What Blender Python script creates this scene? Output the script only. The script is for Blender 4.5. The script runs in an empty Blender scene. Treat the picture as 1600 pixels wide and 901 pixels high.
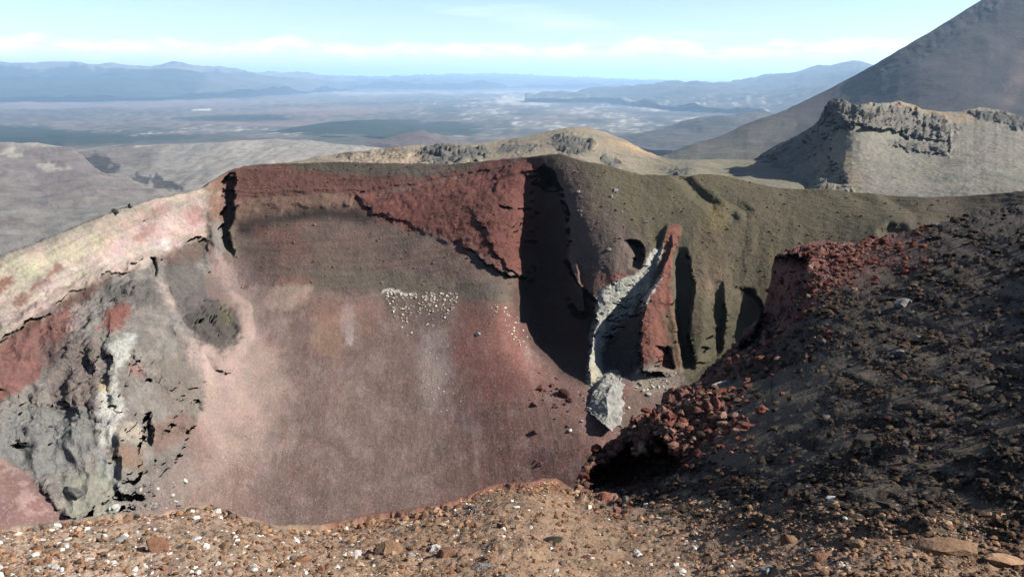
import bpy, bmesh, math, random
import numpy as np

# ------------------------------------------------------------------ camera, sky, sun, exposure
F, W, H = 1244.0, 1600.0, 901.0
PITCH = math.radians(14.94)
SUN_ELEV, SUN_AZ = math.radians(35.0), math.radians(97.0)      # azimuth clockwise from the view direction (+Y)
SC = bpy.context.scene
COL = SC.collection

cam_data = bpy.data.cameras.new('camera')
cam_data.sensor_width = 36.0
cam_data.lens = F * 36.0 / W
cam_data.clip_start = 0.1
cam_data.clip_end = 600000.0
cam = bpy.data.objects.new('camera', cam_data)
cam.rotation_euler = (math.pi / 2 - PITCH, 0, 0)
COL.objects.link(cam)
SC.camera = cam

SC.view_settings.view_transform = 'Standard'
SC.view_settings.look = 'None'
SC.view_settings.exposure = 1.6
SC.view_settings.gamma = 1.0
SC.view_settings.use_curve_mapping = False
SC.cycles.volume_bounces = 1
SC.cycles.max_bounces = 5
SC.cycles.diffuse_bounces = 2

world = bpy.data.worlds.new('World')
SC.world = world
world.use_nodes = True
wn, wl = world.node_tree.nodes, world.node_tree.links
wn.clear()


def wnode(t, **kw):
    n = wn.new(t)
    for k, v in kw.items():
        setattr(n, k, v)
    return n


def wmath(op, a, b=None, c=None, clamp=False):
    n = wn.new('ShaderNodeMath')
    n.operation = op
    n.use_clamp = clamp
    for i, v in enumerate((a, b, c)):
        if v is None:
            continue
        if isinstance(v, (int, float)):
            n.inputs[i].default_value = v
        else:
            wl.new(v, n.inputs[i])
    return n.outputs[0]


sky = wnode('ShaderNodeTexSky', sky_type='NISHITA', sun_disc=False, sun_elevation=SUN_ELEV,
            sun_rotation=SUN_AZ, altitude=1700.0, air_density=1.0, dust_density=0.5, ozone_density=1.0)
tc = wnode('ShaderNodeTexCoord')
sep = wnode('ShaderNodeSeparateXYZ')
wl.new(tc.outputs['Generated'], sep.inputs[0])
el = wmath('MULTIPLY', wmath('ARCSINE', sep.outputs['Z']), 57.2958)            # elevation, degrees
az = wmath('MULTIPLY', wmath('ARCTAN2', sep.outputs['X'], sep.outputs['Y']), 57.2958)
comb = wnode('ShaderNodeCombineXYZ')
wl.new(wmath('MULTIPLY', az, 0.40), comb.inputs[0])
wl.new(wmath('MULTIPLY', el, 1.9), comb.inputs[1])
cn = wnode('ShaderNodeTexNoise')
cn.inputs['Scale'].default_value = 1.0
cn.inputs['Detail'].default_value = 9.0
cn.inputs['Roughness'].default_value = 0.62
wl.new(comb.outputs[0], cn.inputs['Vector'])
# a far bank of low cumulus: ragged tops near 2.3 deg, flat bases near 1 deg
comb2 = wnode('ShaderNodeCombineXYZ')
wl.new(wmath('MULTIPLY', az, 0.16), comb2.inputs[0])
cn2 = wnode('ShaderNodeTexNoise')
cn2.inputs['Scale'].default_value = 1.0
cn2.inputs['Detail'].default_value = 4.0
wl.new(comb2.outputs[0], cn2.inputs['Vector'])
topel = wmath('MULTIPLY_ADD', cn2.outputs['Fac'], 2.8, 0.6)
up = wmath('SUBTRACT', topel, el)                                               # >0 below the tops
band = wmath('MULTIPLY', wmath('MULTIPLY_ADD', up, 1.5, 0.45, clamp=True),
             wmath('MULTIPLY_ADD', el, 1.1, -0.55, clamp=True))
cl = wmath('MULTIPLY', wmath('MULTIPLY_ADD', cn.outputs['Fac'], 4.0, -1.35, clamp=True), band)
cl = wmath('MULTIPLY', cl, 0.68)
# thin high cirrus
comb3 = wnode('ShaderNodeCombineXYZ')
wl.new(wmath('MULTIPLY', az, 0.045), comb3.inputs[0])
wl.new(wmath('MULTIPLY', el, 0.42), comb3.inputs[1])
cn3 = wnode('ShaderNodeTexNoise')
cn3.inputs['Scale'].default_value = 1.0
cn3.inputs['Detail'].default_value = 6.0
wl.new(comb3.outputs[0], cn3.inputs['Vector'])
ci = wmath('MULTIPLY', wmath('MULTIPLY_ADD', cn3.outputs['Fac'], 3.0, -1.55, clamp=True), 0.35)
# cloud tops are bright, their flat bases greyer
cshade = wmath('MULTIPLY_ADD', wmath('MULTIPLY_ADD', up, -1.0, 1.0, clamp=True), 0.5, 0.5)
ccol = wnode('ShaderNodeCombineColor')
wl.new(wmath('MULTIPLY', cshade, 15.5), ccol.inputs[0])
wl.new(wmath('MULTIPLY', cshade, 15.8), ccol.inputs[1])
wl.new(wmath('MULTIPLY', cshade, 16.6), ccol.inputs[2])
tint = wnode('ShaderNodeMix', data_type='RGBA', blend_type='MULTIPLY')
tint.inputs[0].default_value = 1.0
wl.new(sky.outputs[0], tint.inputs[6])
tint.inputs[7].default_value = (0.95, 0.975, 1.05, 1)
mx = wnode('ShaderNodeMix', data_type='RGBA')
wl.new(wmath('MAXIMUM', cl, ci), mx.inputs[0])
wl.new(tint.outputs[2], mx.inputs[6])
wl.new(ccol.outputs[0], mx.inputs[7])
bg = wnode('ShaderNodeBackground')
bg.inputs['Strength'].default_value = 0.054
wl.new(mx.outputs[2], bg.inputs['Color'])
wo = wnode('ShaderNodeOutputWorld')
wl.new(bg.outputs[0], wo.inputs['Surface'])

sun_data = bpy.data.lights.new('sun', 'SUN')
sun_data.energy = 5.0
sun_data.angle = math.radians(0.53)
sun_data.color = (1.0, 0.955, 0.89)
sun = bpy.data.objects.new('sun', sun_data)
from mathutils import Vector
sdir = Vector((math.cos(SUN_ELEV) * math.sin(SUN_AZ), math.cos(SUN_ELEV) * math.cos(SUN_AZ), math.sin(SUN_ELEV)))
sun.rotation_euler = sdir.to_track_quat('Z', 'Y').to_euler()
sun.location = sdir * 500
COL.objects.link(sun)

# ------------------------------------------------------------------ numeric helpers
random.seed(7)
rng = np.random.default_rng(11)
f4 = np.float32
_perm = np.concatenate([rng.permutation(256)] * 3).astype(np.int32)
_g = rng.normal(size=(256, 3))
_g /= np.linalg.norm(_g, axis=1)[:, None]
_g = _g.astype(f4)


def perlin(x, y, z):
    x = np.asarray(x, f4); y = np.asarray(y, f4); z = np.asarray(z, f4)
    fx, fy, fz = np.floor(x), np.floor(y), np.floor(z)
    xi, yi, zi = fx.astype(np.int32) & 255, fy.astype(np.int32) & 255, fz.astype(np.int32) & 255
    x = x - fx; y = y - fy; z = z - fz
    u = x * x * x * (x * (x * 6 - 15) + 10)
    v = y * y * y * (y * (y * 6 - 15) + 10)
    w = z * z * z * (z * (z * 6 - 15) + 10)
    A0, A1 = _perm[xi], _perm[xi + 1]
    r = None
    out = []
    for dx, A in ((0, A0), (1, A1)):
        for dy in (0, 1):
            B = _perm[A + yi + dy]
            for dz in (0, 1):
                g = _g[_perm[B + zi + dz] & 255]
                out.append(g[..., 0] * (x - dx) + g[..., 1] * (y - dy) + g[..., 2] * (z - dz))
    a = [out[i] + w * (out[i + 1] - out[i]) for i in (0, 2, 4, 6)]
    b0 = a[0] + v * (a[1] - a[0])
    b1 = a[2] + v * (a[3] - a[2])
    return (b0 + u * (b1 - b0)) * 1.5


def fbm(x, y, z, octaves=4, gain=0.5, mode='n'):
    s, a, t = 0.0, 1.0, 0.0
    for o in range(octaves):
        k = 2.03 ** o
        n = perlin(x * k + 17.3 * o, y * k + 5.1 * o, z * k + 9.7 * o)
        if mode == 'r':                      # ridged: sharp crests
            n = 1 - 2 * np.abs(n)
        elif mode == 'b':                    # billowy: round lumps, sharp creases
            n = 2 * np.abs(n) - 0.6
        s = s + a * n
        t += a
        a *= gain
    return s / t


def facets(P, scale, seed=0):
    """broken rock: each cell a block with its own set-back and tilt; returns (offset in cell units, crease 0..1)"""
    q = (P / scale).astype(f4)
    base = np.floor(q)
    F1 = np.full(len(q), 9.0, f4); F2 = F1.copy()
    off = np.zeros(len(q), f4)
    for dx in (-1, 0, 1):
        for dy in (-1, 0, 1):
            for dz in (-1, 0, 1):
                c = base + np.array([dx, dy, dz], f4)
                ci = c.astype(np.int64)
                h = (ci[:, 0] * 73856093 ^ ci[:, 1] * 19349663 ^ ci[:, 2] * 83492791 ^ (seed * 2654435 + 77)) & 0xFFFFF
                h = (h * 1103515 + 12345) & 0xFFFFF
                r = [((h * k) % 1013).astype(f4) / 1013.0 for k in (7, 31, 127, 263, 389, 521, 653)]
                rel = q - c - np.stack(r[:3], 1)
                d = np.sqrt((rel * rel).sum(1))
                o = (r[3] - 0.5) * 0.7 + rel[:, 0] * (r[4] - 0.5) * 1.1 + rel[:, 1] * (r[5] - 0.5) * 1.1 + rel[:, 2] * (r[6] - 0.5) * 1.1
                near = d < F1
                F2 = np.where(near, F1, np.minimum(F2, d))
                off = np.where(near, o, off)
                F1 = np.where(near, d, F1)
    return off, 1 - np.clip((F2 - F1) / 0.12, 0, 1)


def facet_field(L, mask, scale, amp, seed=0, crease=0.25):
    out = np.zeros(mask.shape, f4)
    sel = mask > 0.03
    if sel.any():
        w = L.P[sel] + 0.25 * scale * np.stack([perlin(L.P[sel][:, 0] / scale + k * 9, L.P[sel][:, 1] / scale, L.P[sel][:, 2] / scale) for k in range(3)], 1)
        o, cr = facets(w, scale, seed)
        out[sel] = (o - crease * cr) * amp * mask[sel]
    return out


def sm(x):
    x = np.clip(x, 0, 1)
    return x * x * (3 - 2 * x)


def lin(c):
    c = np.asarray(c, float) / 255.0
    return 0.42 * np.where(c <= 0.04045, c / 12.92, ((c + 0.055) / 1.055) ** 2.4)      # picture tone -> reflectance


CP, SP = math.cos(PITCH), math.sin(PITCH)


def ray(px, py):
    xc = (px - W / 2) / F
    yc = (H / 2 - py) / F
    dy = CP + yc * SP
    return xc / dy, (-SP + yc * CP) / dy


def tps(ctrl, PX, PY):
    """smooth 1/Y over the picture plane from measured points: planes stay planes"""
    c = np.array(ctrl, float)
    p = c[:, :2] / 100.0
    val = 1.0 / c[:, 2]
    n = len(p)
    d = np.linalg.norm(p[:, None] - p[None], axis=2)
    K = np.where(d > 0, d * d * np.log(np.maximum(d, 1e-9)), 0) + np.eye(n) * 1e-3
    Q = np.hstack([np.ones((n, 1)), p])
    A = np.vstack([np.hstack([K, Q]), np.hstack([Q.T, np.zeros((3, 3))])])
    sol = np.linalg.solve(A, np.concatenate([val, np.zeros(3)]))
    x = (PX / 100.0).astype(f4); y = (PY / 100.0).astype(f4)
    r = sol[n] + sol[n + 1] * x + sol[n + 2] * y
    for i in range(n):
        d2 = (x - f4(p[i, 0])) ** 2 + (y - f4(p[i, 1])) ** 2
        r = r + f4(sol[i] * 0.5) * d2 * np.log(np.maximum(d2, 1e-12))
    return 1.0 / np.maximum(r, 1e-7)


def sdf(PX, PY, poly):
    """signed distance (px units), positive inside"""
    x, y = PX, PY
    best = np.full(x.shape, 1e9, f4)
    inside = np.zeros(x.shape, bool)
    n = len(poly)
    for i in range(n):
        ax, ay = poly[i]
        bx, by = poly[(i + 1) % n]
        ex, ey = bx - ax, by - ay
        t = np.clip(((x - ax) * ex + (y - ay) * ey) / (ex * ex + ey * ey + 1e-9), 0, 1)
        d = (x - ax - t * ex) ** 2 + (y - ay - t * ey) ** 2
        best = np.minimum(best, d)
        if ay != by:
            c = ((ay > y) != (by > y)) & (x < (bx - ax) * (y - ay) / (by - ay) + ax)
            inside ^= c
    d = np.sqrt(best)
    return np.where(inside, d, -d)


class Layer:
    """a strip of terrain: a grid of points with their measured place, real distance and colour"""

    def __init__(s, pxs, bottom, crest, m, ctrl, ext=0, ext_py=0, knee=None):
        pxs = np.asarray(pxs, float)
        b, c = bottom(pxs), crest(pxs)
        v = np.linspace(0, 1, m)
        PY = b[None] + (c - b)[None] * v[:, None]
        if knee:                             # rows stay level up to this height, whatever the edge above does
            k = int(m * 0.32)
            kp = np.minimum(b + (c - b) * v[k], 1e9)
            kw = sm((pxs - 620) / 240)
            kp = kp * (1 - kw) + kw * knee
            PY = np.vstack([b[None] + (kp - b)[None] * (v[:k, None] / v[k]), kp[None] + (c - kp)[None] * ((v[k:, None] - v[k]) / (1 - v[k]))])
        if ext:
            e = np.linspace(1, 0, ext, endpoint=False)
            PY = np.vstack([b[None] + ext_py * e[:, None], PY])
        s.PX = np.broadcast_to(pxs[None], PY.shape).astype(f4).copy()
        s.PY = PY.astype(f4)
        s.m0 = PY.shape[0]
        s.Y = tps(ctrl, s.PX, s.PY).astype(f4)
        s.C = np.zeros(PY.shape + (3,), f4)
        s.w1 = fbm(s.PX / 26, s.PY / 26, np.zeros_like(s.PX), 3) * 1.6
        s.w2 = perlin(s.PX / 6, s.PY / 6, np.zeros_like(s.PX) + 3.3) * 1.6
        s.w3 = fbm(s.PX / 19, s.PY / 19, np.zeros_like(s.PX) + 6.6, 2) * 1.8

    def mask(s, poly, soft=4, warp=6, fine=2):
        xs = [q[0] for q in poly]; ys = [q[1] for q in poly]
        pad = soft + warp * 2 + fine * 2 + 3
        out = np.zeros(s.PX.shape, f4)
        sel = (s.PX > min(xs) - pad) & (s.PX < max(xs) + pad) & (s.PY > min(ys) - pad) & (s.PY < max(ys) + pad)
        if sel.any():
            d = sdf(s.PX[sel], s.PY[sel], poly) + s.w1[sel] * warp + s.w2[sel] * fine
            out[sel] = sm((d + soft) / (2 * soft))
        return out

    def paint(s, poly, rgb, alpha=1.0, soft=4, warp=6, fine=2):
        k = (s.mask(poly, soft, warp, fine) * alpha)[..., None]
        s.C = (s.C * (1 - k) + k * lin(rgb)).astype(f4)

    def blend(s, k, rgb):
        k = np.clip(k, 0, 1)[..., None]
        s.C = (s.C * (1 - k) + k * lin(rgb)).astype(f4)

    def vstrip(s, keys, warp=1.5):
        """push back (+) / bring forward (-), in metres, between a left and a right edge; keys: py, xl, xr, softL, softR, amount"""
        k = np.array(keys, float)
        g = lambda j: np.interp(s.PY, k[:, 0], k[:, j])
        x = s.PX + s.w3 * warp
        ins = (s.PY >= k[0, 0]) & (s.PY <= k[-1, 0])
        d = g(5) * sm((x - g(1)) / np.maximum(g(3), .5)) * sm((g(2) - x) / np.maximum(g(4), .5))
        s.Y += np.where(ins, d, 0).astype(f4)

    def hstrip(s, keys, warp=1.5, wbig=0.0):
        """the same between an upper and a lower edge; keys: px, yt, yb, softT, softB, amount"""
        k = np.array(keys, float)
        g = lambda j: np.interp(s.PX, k[:, 0], k[:, j])
        y = s.PY + s.w3 * warp + s.w1 * wbig
        ins = (s.PX >= k[0, 0]) & (s.PX <= k[-1, 0])
        d = g(5) * sm((y - g(1)) / np.maximum(g(3), .5)) * sm((g(2) - y) / np.maximum(g(4), .5))
        s.Y += np.where(ins, d, 0).astype(f4)

    def solid(s):
        kx, kz = ray(s.PX, s.PY)
        s.P = np.stack([kx * s.Y, s.Y, kz * s.Y], -1).astype(f4)

    def back(s, steps, slope, drop0=0.0, jag=0.0):
        """the far side behind the crest; steps: metres behind it, slope: fall per metre"""
        kx, _ = ray(s.PX[-1], s.PY[-1])
        d = np.stack([kx, np.ones_like(kx)], -1)
        d /= np.linalg.norm(d, axis=1)[:, None]
        rows = [s.P]
        c = s.P[-1]
        for st in steps:
            r = c.copy()
            r[:, :2] += d * st
            fall = drop0 + slope * st
            r[:, 2] -= fall * (st / (st + 0.15 * steps[-1] if drop0 == 0 else st))
            rows.append(r[None])
        s.P = np.vstack(rows).astype(f4)
        k = len(steps)
        ext = lambda a: np.concatenate([a, np.repeat(a[-1:], k, 0)], 0)
        s.C, s.PX, s.PY = ext(s.C), ext(s.PX), ext(s.PY)
        s.w1, s.w2 = ext(s.w1), ext(s.w2)

    def normals(s):
        P = s.P.astype(np.float64)
        fn = np.cross(P[1:, 1:] - P[:-1, :-1], P[1:, :-1] - P[:-1, 1:])
        n = np.zeros_like(P)
        n[:-1, :-1] += fn; n[1:, :-1] += fn; n[:-1, 1:] += fn; n[1:, 1:] += fn
        n /= np.maximum(np.linalg.norm(n, axis=2), 1e-9)[..., None]
        n *= np.where(n[..., 2:3] < 0, -1, 1)
        return n

    def displace(s, amount):
        s.P = (s.P + s.normals() * amount[..., None]).astype(f4)

    def at(s, px, py):
        """world point of the finished surface at a measured place"""
        j = int(np.argmin(np.abs(s.PX[0] - px)))
        i = int(np.argmin(np.abs(s.PY[:s.m0, j] - py)))
        return s.P[i, j]


def link(name, data, label=None, cat=None, kind=None, group=None, parent=None):
    o = bpy.data.objects.new(name, data)
    COL.objects.link(o)
    if label: o['label'] = label
    if cat: o['category'] = cat
    if kind: o['kind'] = kind
    if group: o['group'] = group
    if parent: o.parent = parent
    return o


def raw_mesh(name, co, faces, mat, col=None, smooth=True):
    """co (n,3); faces (k,3|4); col (n,3) as the point attribute Col"""
    me = bpy.data.meshes.new(name)
    k, q = faces.shape
    me.vertices.add(len(co)); me.vertices.foreach_set('co', co.astype(f4).ravel())
    me.loops.add(k * q); me.loops.foreach_set('vertex_index', faces.astype(np.int32).ravel())
    me.polygons.add(k)
    me.polygons.foreach_set('loop_start', np.arange(0, k * q, q, dtype=np.int32))
    me.polygons.foreach_set('use_smooth', np.full(k, smooth, bool))
    if col is not None:
        a = me.attributes.new('Col', 'FLOAT_COLOR', 'POINT')
        a.data.foreach_set('color', np.concatenate([col, np.ones((len(col), 1))], 1).astype(f4).ravel())
    me.update(calc_edges=True)
    me.materials.append(mat)
    return me


def grid_faces(m, n):
    i = np.arange(m * n).reshape(m, n)
    return np.stack([i[:-1, :-1], i[:-1, 1:], i[1:, 1:], i[1:, :-1]], -1)


def layer_objects(L, parts, smooth=True):
    """parts: list of (facemask or None, name, material, label, category, kind); one object for each region"""
    m, n = L.P.shape[:2]
    fc = grid_faces(m, n)
    co = L.P.reshape(-1, 3); col = L.C.reshape(-1, 3)
    lum = col @ np.array([0.3, 0.6, 0.1], f4)
    col = lum[:, None] + (col - lum[:, None]) * 0.88
    nor = L.normals().reshape(-1, 3)
    taken = np.zeros(fc.shape[:2], bool)
    objs = []
    for fm, name, mat, label, cat, kind in parts:
        sel = ~taken if fm is None else (fm & ~taken)
        taken |= sel
        fs = fc[sel]
        if not len(fs):
            continue
        used, inv = np.unique(fs, return_inverse=True)
        me = raw_mesh(name, co[used], inv.reshape(fs.shape), mat, col[used], smooth)
        if smooth:
            me.normals_split_custom_set_from_vertices(nor[used])      # no shading seams between regions
        objs.append(link(name, me, label, cat, kind))
    return objs


def crv(*pts):
    a = np.array(pts, float)
    return lambda x: np.interp(x, a[:, 0], a[:, 1])


def smooth_crv(*pts):
    f = crv(*pts)
    return lambda x: sum(f(x + d) for d in (-9, -4.5, 0, 4.5, 9)) / 5.0


# ------------------------------------------------------------------ materials
def nodes(mat):
    mat.use_nodes = True
    nt = mat.node_tree
    nt.nodes.clear()
    return nt, nt.nodes, nt.links


def terrain_mat(name, scales=(0.35, 2.2), vary=0.35, bump=0.5, bump_scale=6.0, bump_dist=0.05, speck=None,
                rough=0.95, tintvar=0.12):
    """colour of the ground from its own zones, broken up by grain at two scales; fine relief by bump"""
    mat = bpy.data.materials.new(name)
    nt, N, Lk = nodes(mat)
    out = N.new('ShaderNodeOutputMaterial')
    b = N.new('ShaderNodeBsdfPrincipled')
    b.inputs['Roughness'].default_value = rough
    b.inputs['Specular IOR Level'].default_value = 0.12
    Lk.new(b.outputs[0], out.inputs[0])
    at = N.new('ShaderNodeAttribute'); at.attribute_name = 'Col'
    tco = N.new('ShaderNodeTexCoord')
    cur = at.outputs['Color']
    for i, sc in enumerate(scales):
        nz = N.new('ShaderNodeTexNoise')
        nz.inputs['Scale'].default_value = sc
        nz.inputs['Detail'].default_value = 6.0
        nz.inputs['Roughness'].default_value = 0.68
        Lk.new(tco.outputs['Object'], nz.inputs['Vector'])
        mr = N.new('ShaderNodeMapRange')
        mr.inputs['From Min'].default_value = 0.28; mr.inputs['From Max'].default_value = 0.72
        mr.inputs['To Min'].default_value = 1 - vary; mr.inputs['To Max'].default_value = 1 + vary
        Lk.new(nz.outputs['Fac'], mr.inputs['Value'])
        mm = N.new('ShaderNodeMix'); mm.data_type = 'RGBA'; mm.blend_type = 'MULTIPLY'
        mm.inputs[0].default_value = 1.0
        Lk.new(cur, mm.inputs[6]); Lk.new(mr.outputs[0], mm.inputs[7])
        cur = mm.outputs[2]
        if i == 0 and tintvar:
            hs = N.new('ShaderNodeMix'); hs.data_type = 'RGBA'; hs.blend_type = 'OVERLAY'
            hs.inputs[0].default_value = tintvar
            Lk.new(cur, hs.inputs[6]); Lk.new(nz.outputs['Color'], hs.inputs[7])
            cur = hs.outputs[2]
    if speck:
        sc, thr, rgb, fac = speck
        vo = N.new('ShaderNodeTexVoronoi'); vo.inputs['Scale'].default_value = sc
        Lk.new(tco.outputs['Object'], vo.inputs['Vector'])
        sp = N.new('ShaderNodeSeparateColor'); Lk.new(vo.outputs['Color'], sp.inputs[0])
        gt = N.new('ShaderNodeMath'); gt.operation = 'GREATER_THAN'; gt.inputs[1].default_value = thr
        Lk.new(sp.outputs[0], gt.inputs[0])
        ml = N.new('ShaderNodeMath'); ml.operation = 'MULTIPLY'; ml.inputs[1].default_value = fac
        Lk.new(gt.outputs[0], ml.inputs[0])
        mm = N.new('ShaderNodeMix'); mm.data_type = 'RGBA'
        Lk.new(ml.outputs[0], mm.inputs[0]); Lk.new(cur, mm.inputs[6])
        mm.inputs[7].default_value = (*lin(rgb), 1)
        cur = mm.outputs[2]
    Lk.new(cur, b.inputs['Base Color'])
    if bump:
        nz = N.new('ShaderNodeTexNoise')
        nz.inputs['Scale'].default_value = bump_scale
        nz.inputs['Detail'].default_value = 5.0
        nz.inputs['Roughness'].default_value = 0.65
        Lk.new(tco.outputs['Object'], nz.inputs['Vector'])
        bp = N.new('ShaderNodeBump')
        bp.inputs['Strength'].default_value = bump
        bp.inputs['Distance'].default_value = bump_dist
        Lk.new(nz.outputs['Fac'], bp.inputs['Height'])
        Lk.new(bp.outputs[0], b.inputs['Normal'])
    return mat


def stone_mat(name, rgb, rgb2, bump_scale=14.0, bump=0.6, dist=0.03):
    """stone: two colours mixed by noise, each stone a little lighter or darker than the next"""
    mat = bpy.data.materials.new(name)
    nt, N, Lk = nodes(mat)
    out = N.new('ShaderNodeOutputMaterial')
    b = N.new('ShaderNodeBsdfPrincipled')
    b.inputs['Roughness'].default_value = 0.92
    b.inputs['Specular IOR Level'].default_value = 0.15
    Lk.new(b.outputs[0], out.inputs[0])
    tco = N.new('ShaderNodeTexCoord'); oi = N.new('ShaderNodeObjectInfo')
    ad = N.new('ShaderNodeVectorMath'); ad.operation = 'ADD'
    Lk.new(tco.outputs['Object'], ad.inputs[0]); Lk.new(oi.outputs['Location'], ad.inputs[1])
    nz = N.new('ShaderNodeTexNoise'); nz.inputs['Scale'].default_value = bump_scale * 0.3
    nz.inputs['Detail'].default_value = 6; nz.inputs['Roughness'].default_value = 0.7
    Lk.new(ad.outputs[0], nz.inputs['Vector'])
    mr = N.new('ShaderNodeMapRange')
    mr.inputs['From Min'].default_value = 0.38; mr.inputs['From Max'].default_value = 0.64
    Lk.new(nz.outputs['Fac'], mr.inputs['Value'])
    mm = N.new('ShaderNodeMix'); mm.data_type = 'RGBA'
    mm.inputs[6].default_value = (*lin(rgb), 1); mm.inputs[7].default_value = (*lin(rgb2), 1)
    Lk.new(mr.outputs[0], mm.inputs[0])
    vr = N.new('ShaderNodeMapRange')
    vr.inputs['To Min'].default_value = 0.6; vr.inputs['To Max'].default_value = 1.25
    Lk.new(oi.outputs['Random'], vr.inputs['Value'])
    m2 = N.new('ShaderNodeMix'); m2.data_type = 'RGBA'; m2.blend_type = 'MULTIPLY'; m2.inputs[0].default_value = 1
    Lk.new(mm.outputs[2], m2.inputs[6]); Lk.new(vr.outputs[0], m2.inputs[7])
    Lk.new(m2.outputs[2], b.inputs['Base Color'])
    n2 = N.new('ShaderNodeTexNoise'); n2.inputs['Scale'].default_value = bump_scale
    n2.inputs['Detail'].default_value = 5
    Lk.new(ad.outputs[0], n2.inputs['Vector'])
    bp = N.new('ShaderNodeBump'); bp.inputs['Strength'].default_value = bump; bp.inputs['Distance'].default_value = dist
    Lk.new(n2.outputs['Fac'], bp.inputs['Height']); Lk.new(bp.outputs[0], b.inputs['Normal'])
    return mat


M_scree = terrain_mat('scree', (0.3, 3.4), 0.20, 0.8, 3.5, 0.12, speck=(6.0, 0.86, (190, 165, 150), 0.22))
M_wall = terrain_mat('ash_wall', (0.2, 2.6), 0.20, 0.9, 2.6, 0.22)
M_cliff = terrain_mat('cliff_rock', (0.6, 2.6), 0.28, 1.0, 2.4, 0.4)
M_pale = terrain_mat('altered_pale_ground', (0.3, 2.2), 0.26, 0.9, 2.4, 0.22, tintvar=0.2)
M_dyke = terrain_mat('dyke_rock', (0.5, 2.5), 0.22, 0.8, 2.6, 0.25)
M_near = terrain_mat('scoria_ground', (0.5, 7.0), 0.30, 0.8, 16.0, 0.03, speck=(26.0, 0.93, (175, 160, 140), 0.5))
M_hill = terrain_mat('hill_ground', (0.03, 0.4), 0.24, 0.9, 0.3, 1.6)
M_cone = terrain_mat('cinder_slope', (0.012, 0.15), 0.22, 0.8, 0.1, 4.0)
M_plain = terrain_mat('plain_ground', (0.0009, 0.007), 0.25, 0.0, tintvar=0.15)
M_far = terrain_mat('far_range_ground', (0.0005, 0.004), 0.2, 0.0, tintvar=0.1)

# ------------------------------------------------------------------ ground sheet out to the horizon
gY = crv((119.0, 190000), (120.5, 120000), (123, 80000), (130, 45000), (140, 27000), (160, 15000), (180, 9500),
         (200, 6800), (230, 4200), (260, 3000), (300, 2200), (340, 1600), (400, 1100), (480, 700))


def ground_Y(py):
    return np.exp(np.interp(py, [119, 120.5, 123, 130, 140, 160, 180, 200, 230, 260, 300, 340, 400, 480],
                            np.log([190000, 120000, 80000, 45000, 27000, 15000, 9500, 6800, 4200, 3000, 2200, 1600, 1100, 700])))


gpx = np.concatenate([np.linspace(-9000, -300, 60, endpoint=False), np.linspace(-300, 1900, 520), np.linspace(1900, 10600, 61)[1:]])
gpy = np.concatenate([np.linspace(480, 330, 20, endpoint=False), np.linspace(330, 119.0, 170)])
G = Layer.__new__(Layer)
G.PX, G.PY = [a.astype(f4) for a in np.meshgrid(gpx, gpy)]
G.m0 = len(gpy)
G.Y = ground_Y(G.PY).astype(f4)
G.w1 = fbm(G.PX / 40, G.PY / 10, np.zeros_like(G.PX), 4) * 1.6
G.w2 = fbm(G.PX / 9, G.PY / 3, np.zeros_like(G.PX) + 3.3, 3) * 1.6
G.C = np.zeros(G.PX.shape + (3,), f4)
G.solid()
hgt = fbm(G.P[..., 0] / 900, G.P[..., 1] / 900, G.P[..., 2] * 0, 5)
G.P[..., 2] += hgt * np.interp(G.Y, [1000, 4000, 12000, 40000], [12, 30, 45, 90])
G.C[:] = lin((112, 104, 92))
n1 = fbm(G.P[..., 0] / 2600, G.P[..., 1] / 4200, G.P[..., 2] * 0, 5)
n2 = fbm(G.P[..., 0] / 95 + 50, G.P[..., 1] / 300, G.P[..., 2] * 0, 5)
G.blend(sm((n1 + 0.05) / 0.2) * 0.7, (84, 82, 72))
G.blend(sm((-n1 - 0.05) / 0.2) * 0.6, (140, 124, 106))
G.blend(sm((n2 - 0.02) / 0.22) * 0.5, (150, 134, 116))
G.blend(sm((-n2 - 0.02) / 0.22) * 0.55, (66, 68, 56))
FOREST = (36, 54, 36)
for q in ([(-300, 190), (60, 197), (110, 202), (100, 228), (-300, 232)], [(60, 205), (150, 205), (330, 212), (200, 222), (90, 226)],
          [(270, 186), (330, 179), (440, 181), (470, 189), (400, 192)], [(340, 200), (420, 196), (560, 204), (420, 208)],
          [(560, 215), (700, 188), (760, 198), (740, 216)], [(-300, 205), (40, 212), (0, 230), (-300, 232)]):
    G.paint(q, FOREST, 0.9, soft=3, warp=4, fine=3)
# bare pale gravel and sand flats between the scrub
bare = sm((n2 - 0.13) / 0.10)
zone = np.maximum.reduce([G.mask(q, 10, 8, 4) for q in (
    [(120, 200), (350, 195), (620, 206), (760, 212), (640, 232), (200, 240)],
    [(700, 155), (830, 148), (900, 152), (1100, 165), (1350, 175), (1300, 215), (960, 215), (760, 200), (640, 172)],
    [(0, 300), (300, 330), (260, 420), (-200, 420)])])
n3 = fbm(G.P[..., 0] / 700 + 20, G.P[..., 1] / 1500, G.P[..., 2] * 0, 4)
G.blend(sm((n3 - 0.0) / 0.25) * zone * 0.45, (160, 150, 132))
G.blend(sm((-n3 - 0.02) / 0.2) * zone * 0.6, (66, 72, 58))
G.blend(bare * zone * sm((n3 + 0.12) / 0.25) * 0.7, (214, 206, 188))
G.paint([(300, 171), (328, 170), (328, 172.5), (298, 173)], (225, 215, 195), 1, 1, 0.5, 0.3)
for q in ([(300, 178), (520, 166), (640, 170), (560, 180), (440, 178)], [(250, 195), (440, 189), (560, 192), (470, 199)],
          [(-300, 160), (200, 160), (520, 150), (300, 168), (-300, 172)]):
    G.paint(q, (146, 120, 104), 0.65, soft=3, warp=4, fine=2)
G.paint([(770, 158), (800, 149), (880, 153), (860, 163), (800, 164)], (215, 205, 185), 0.6, 3, 4, 5)
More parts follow.
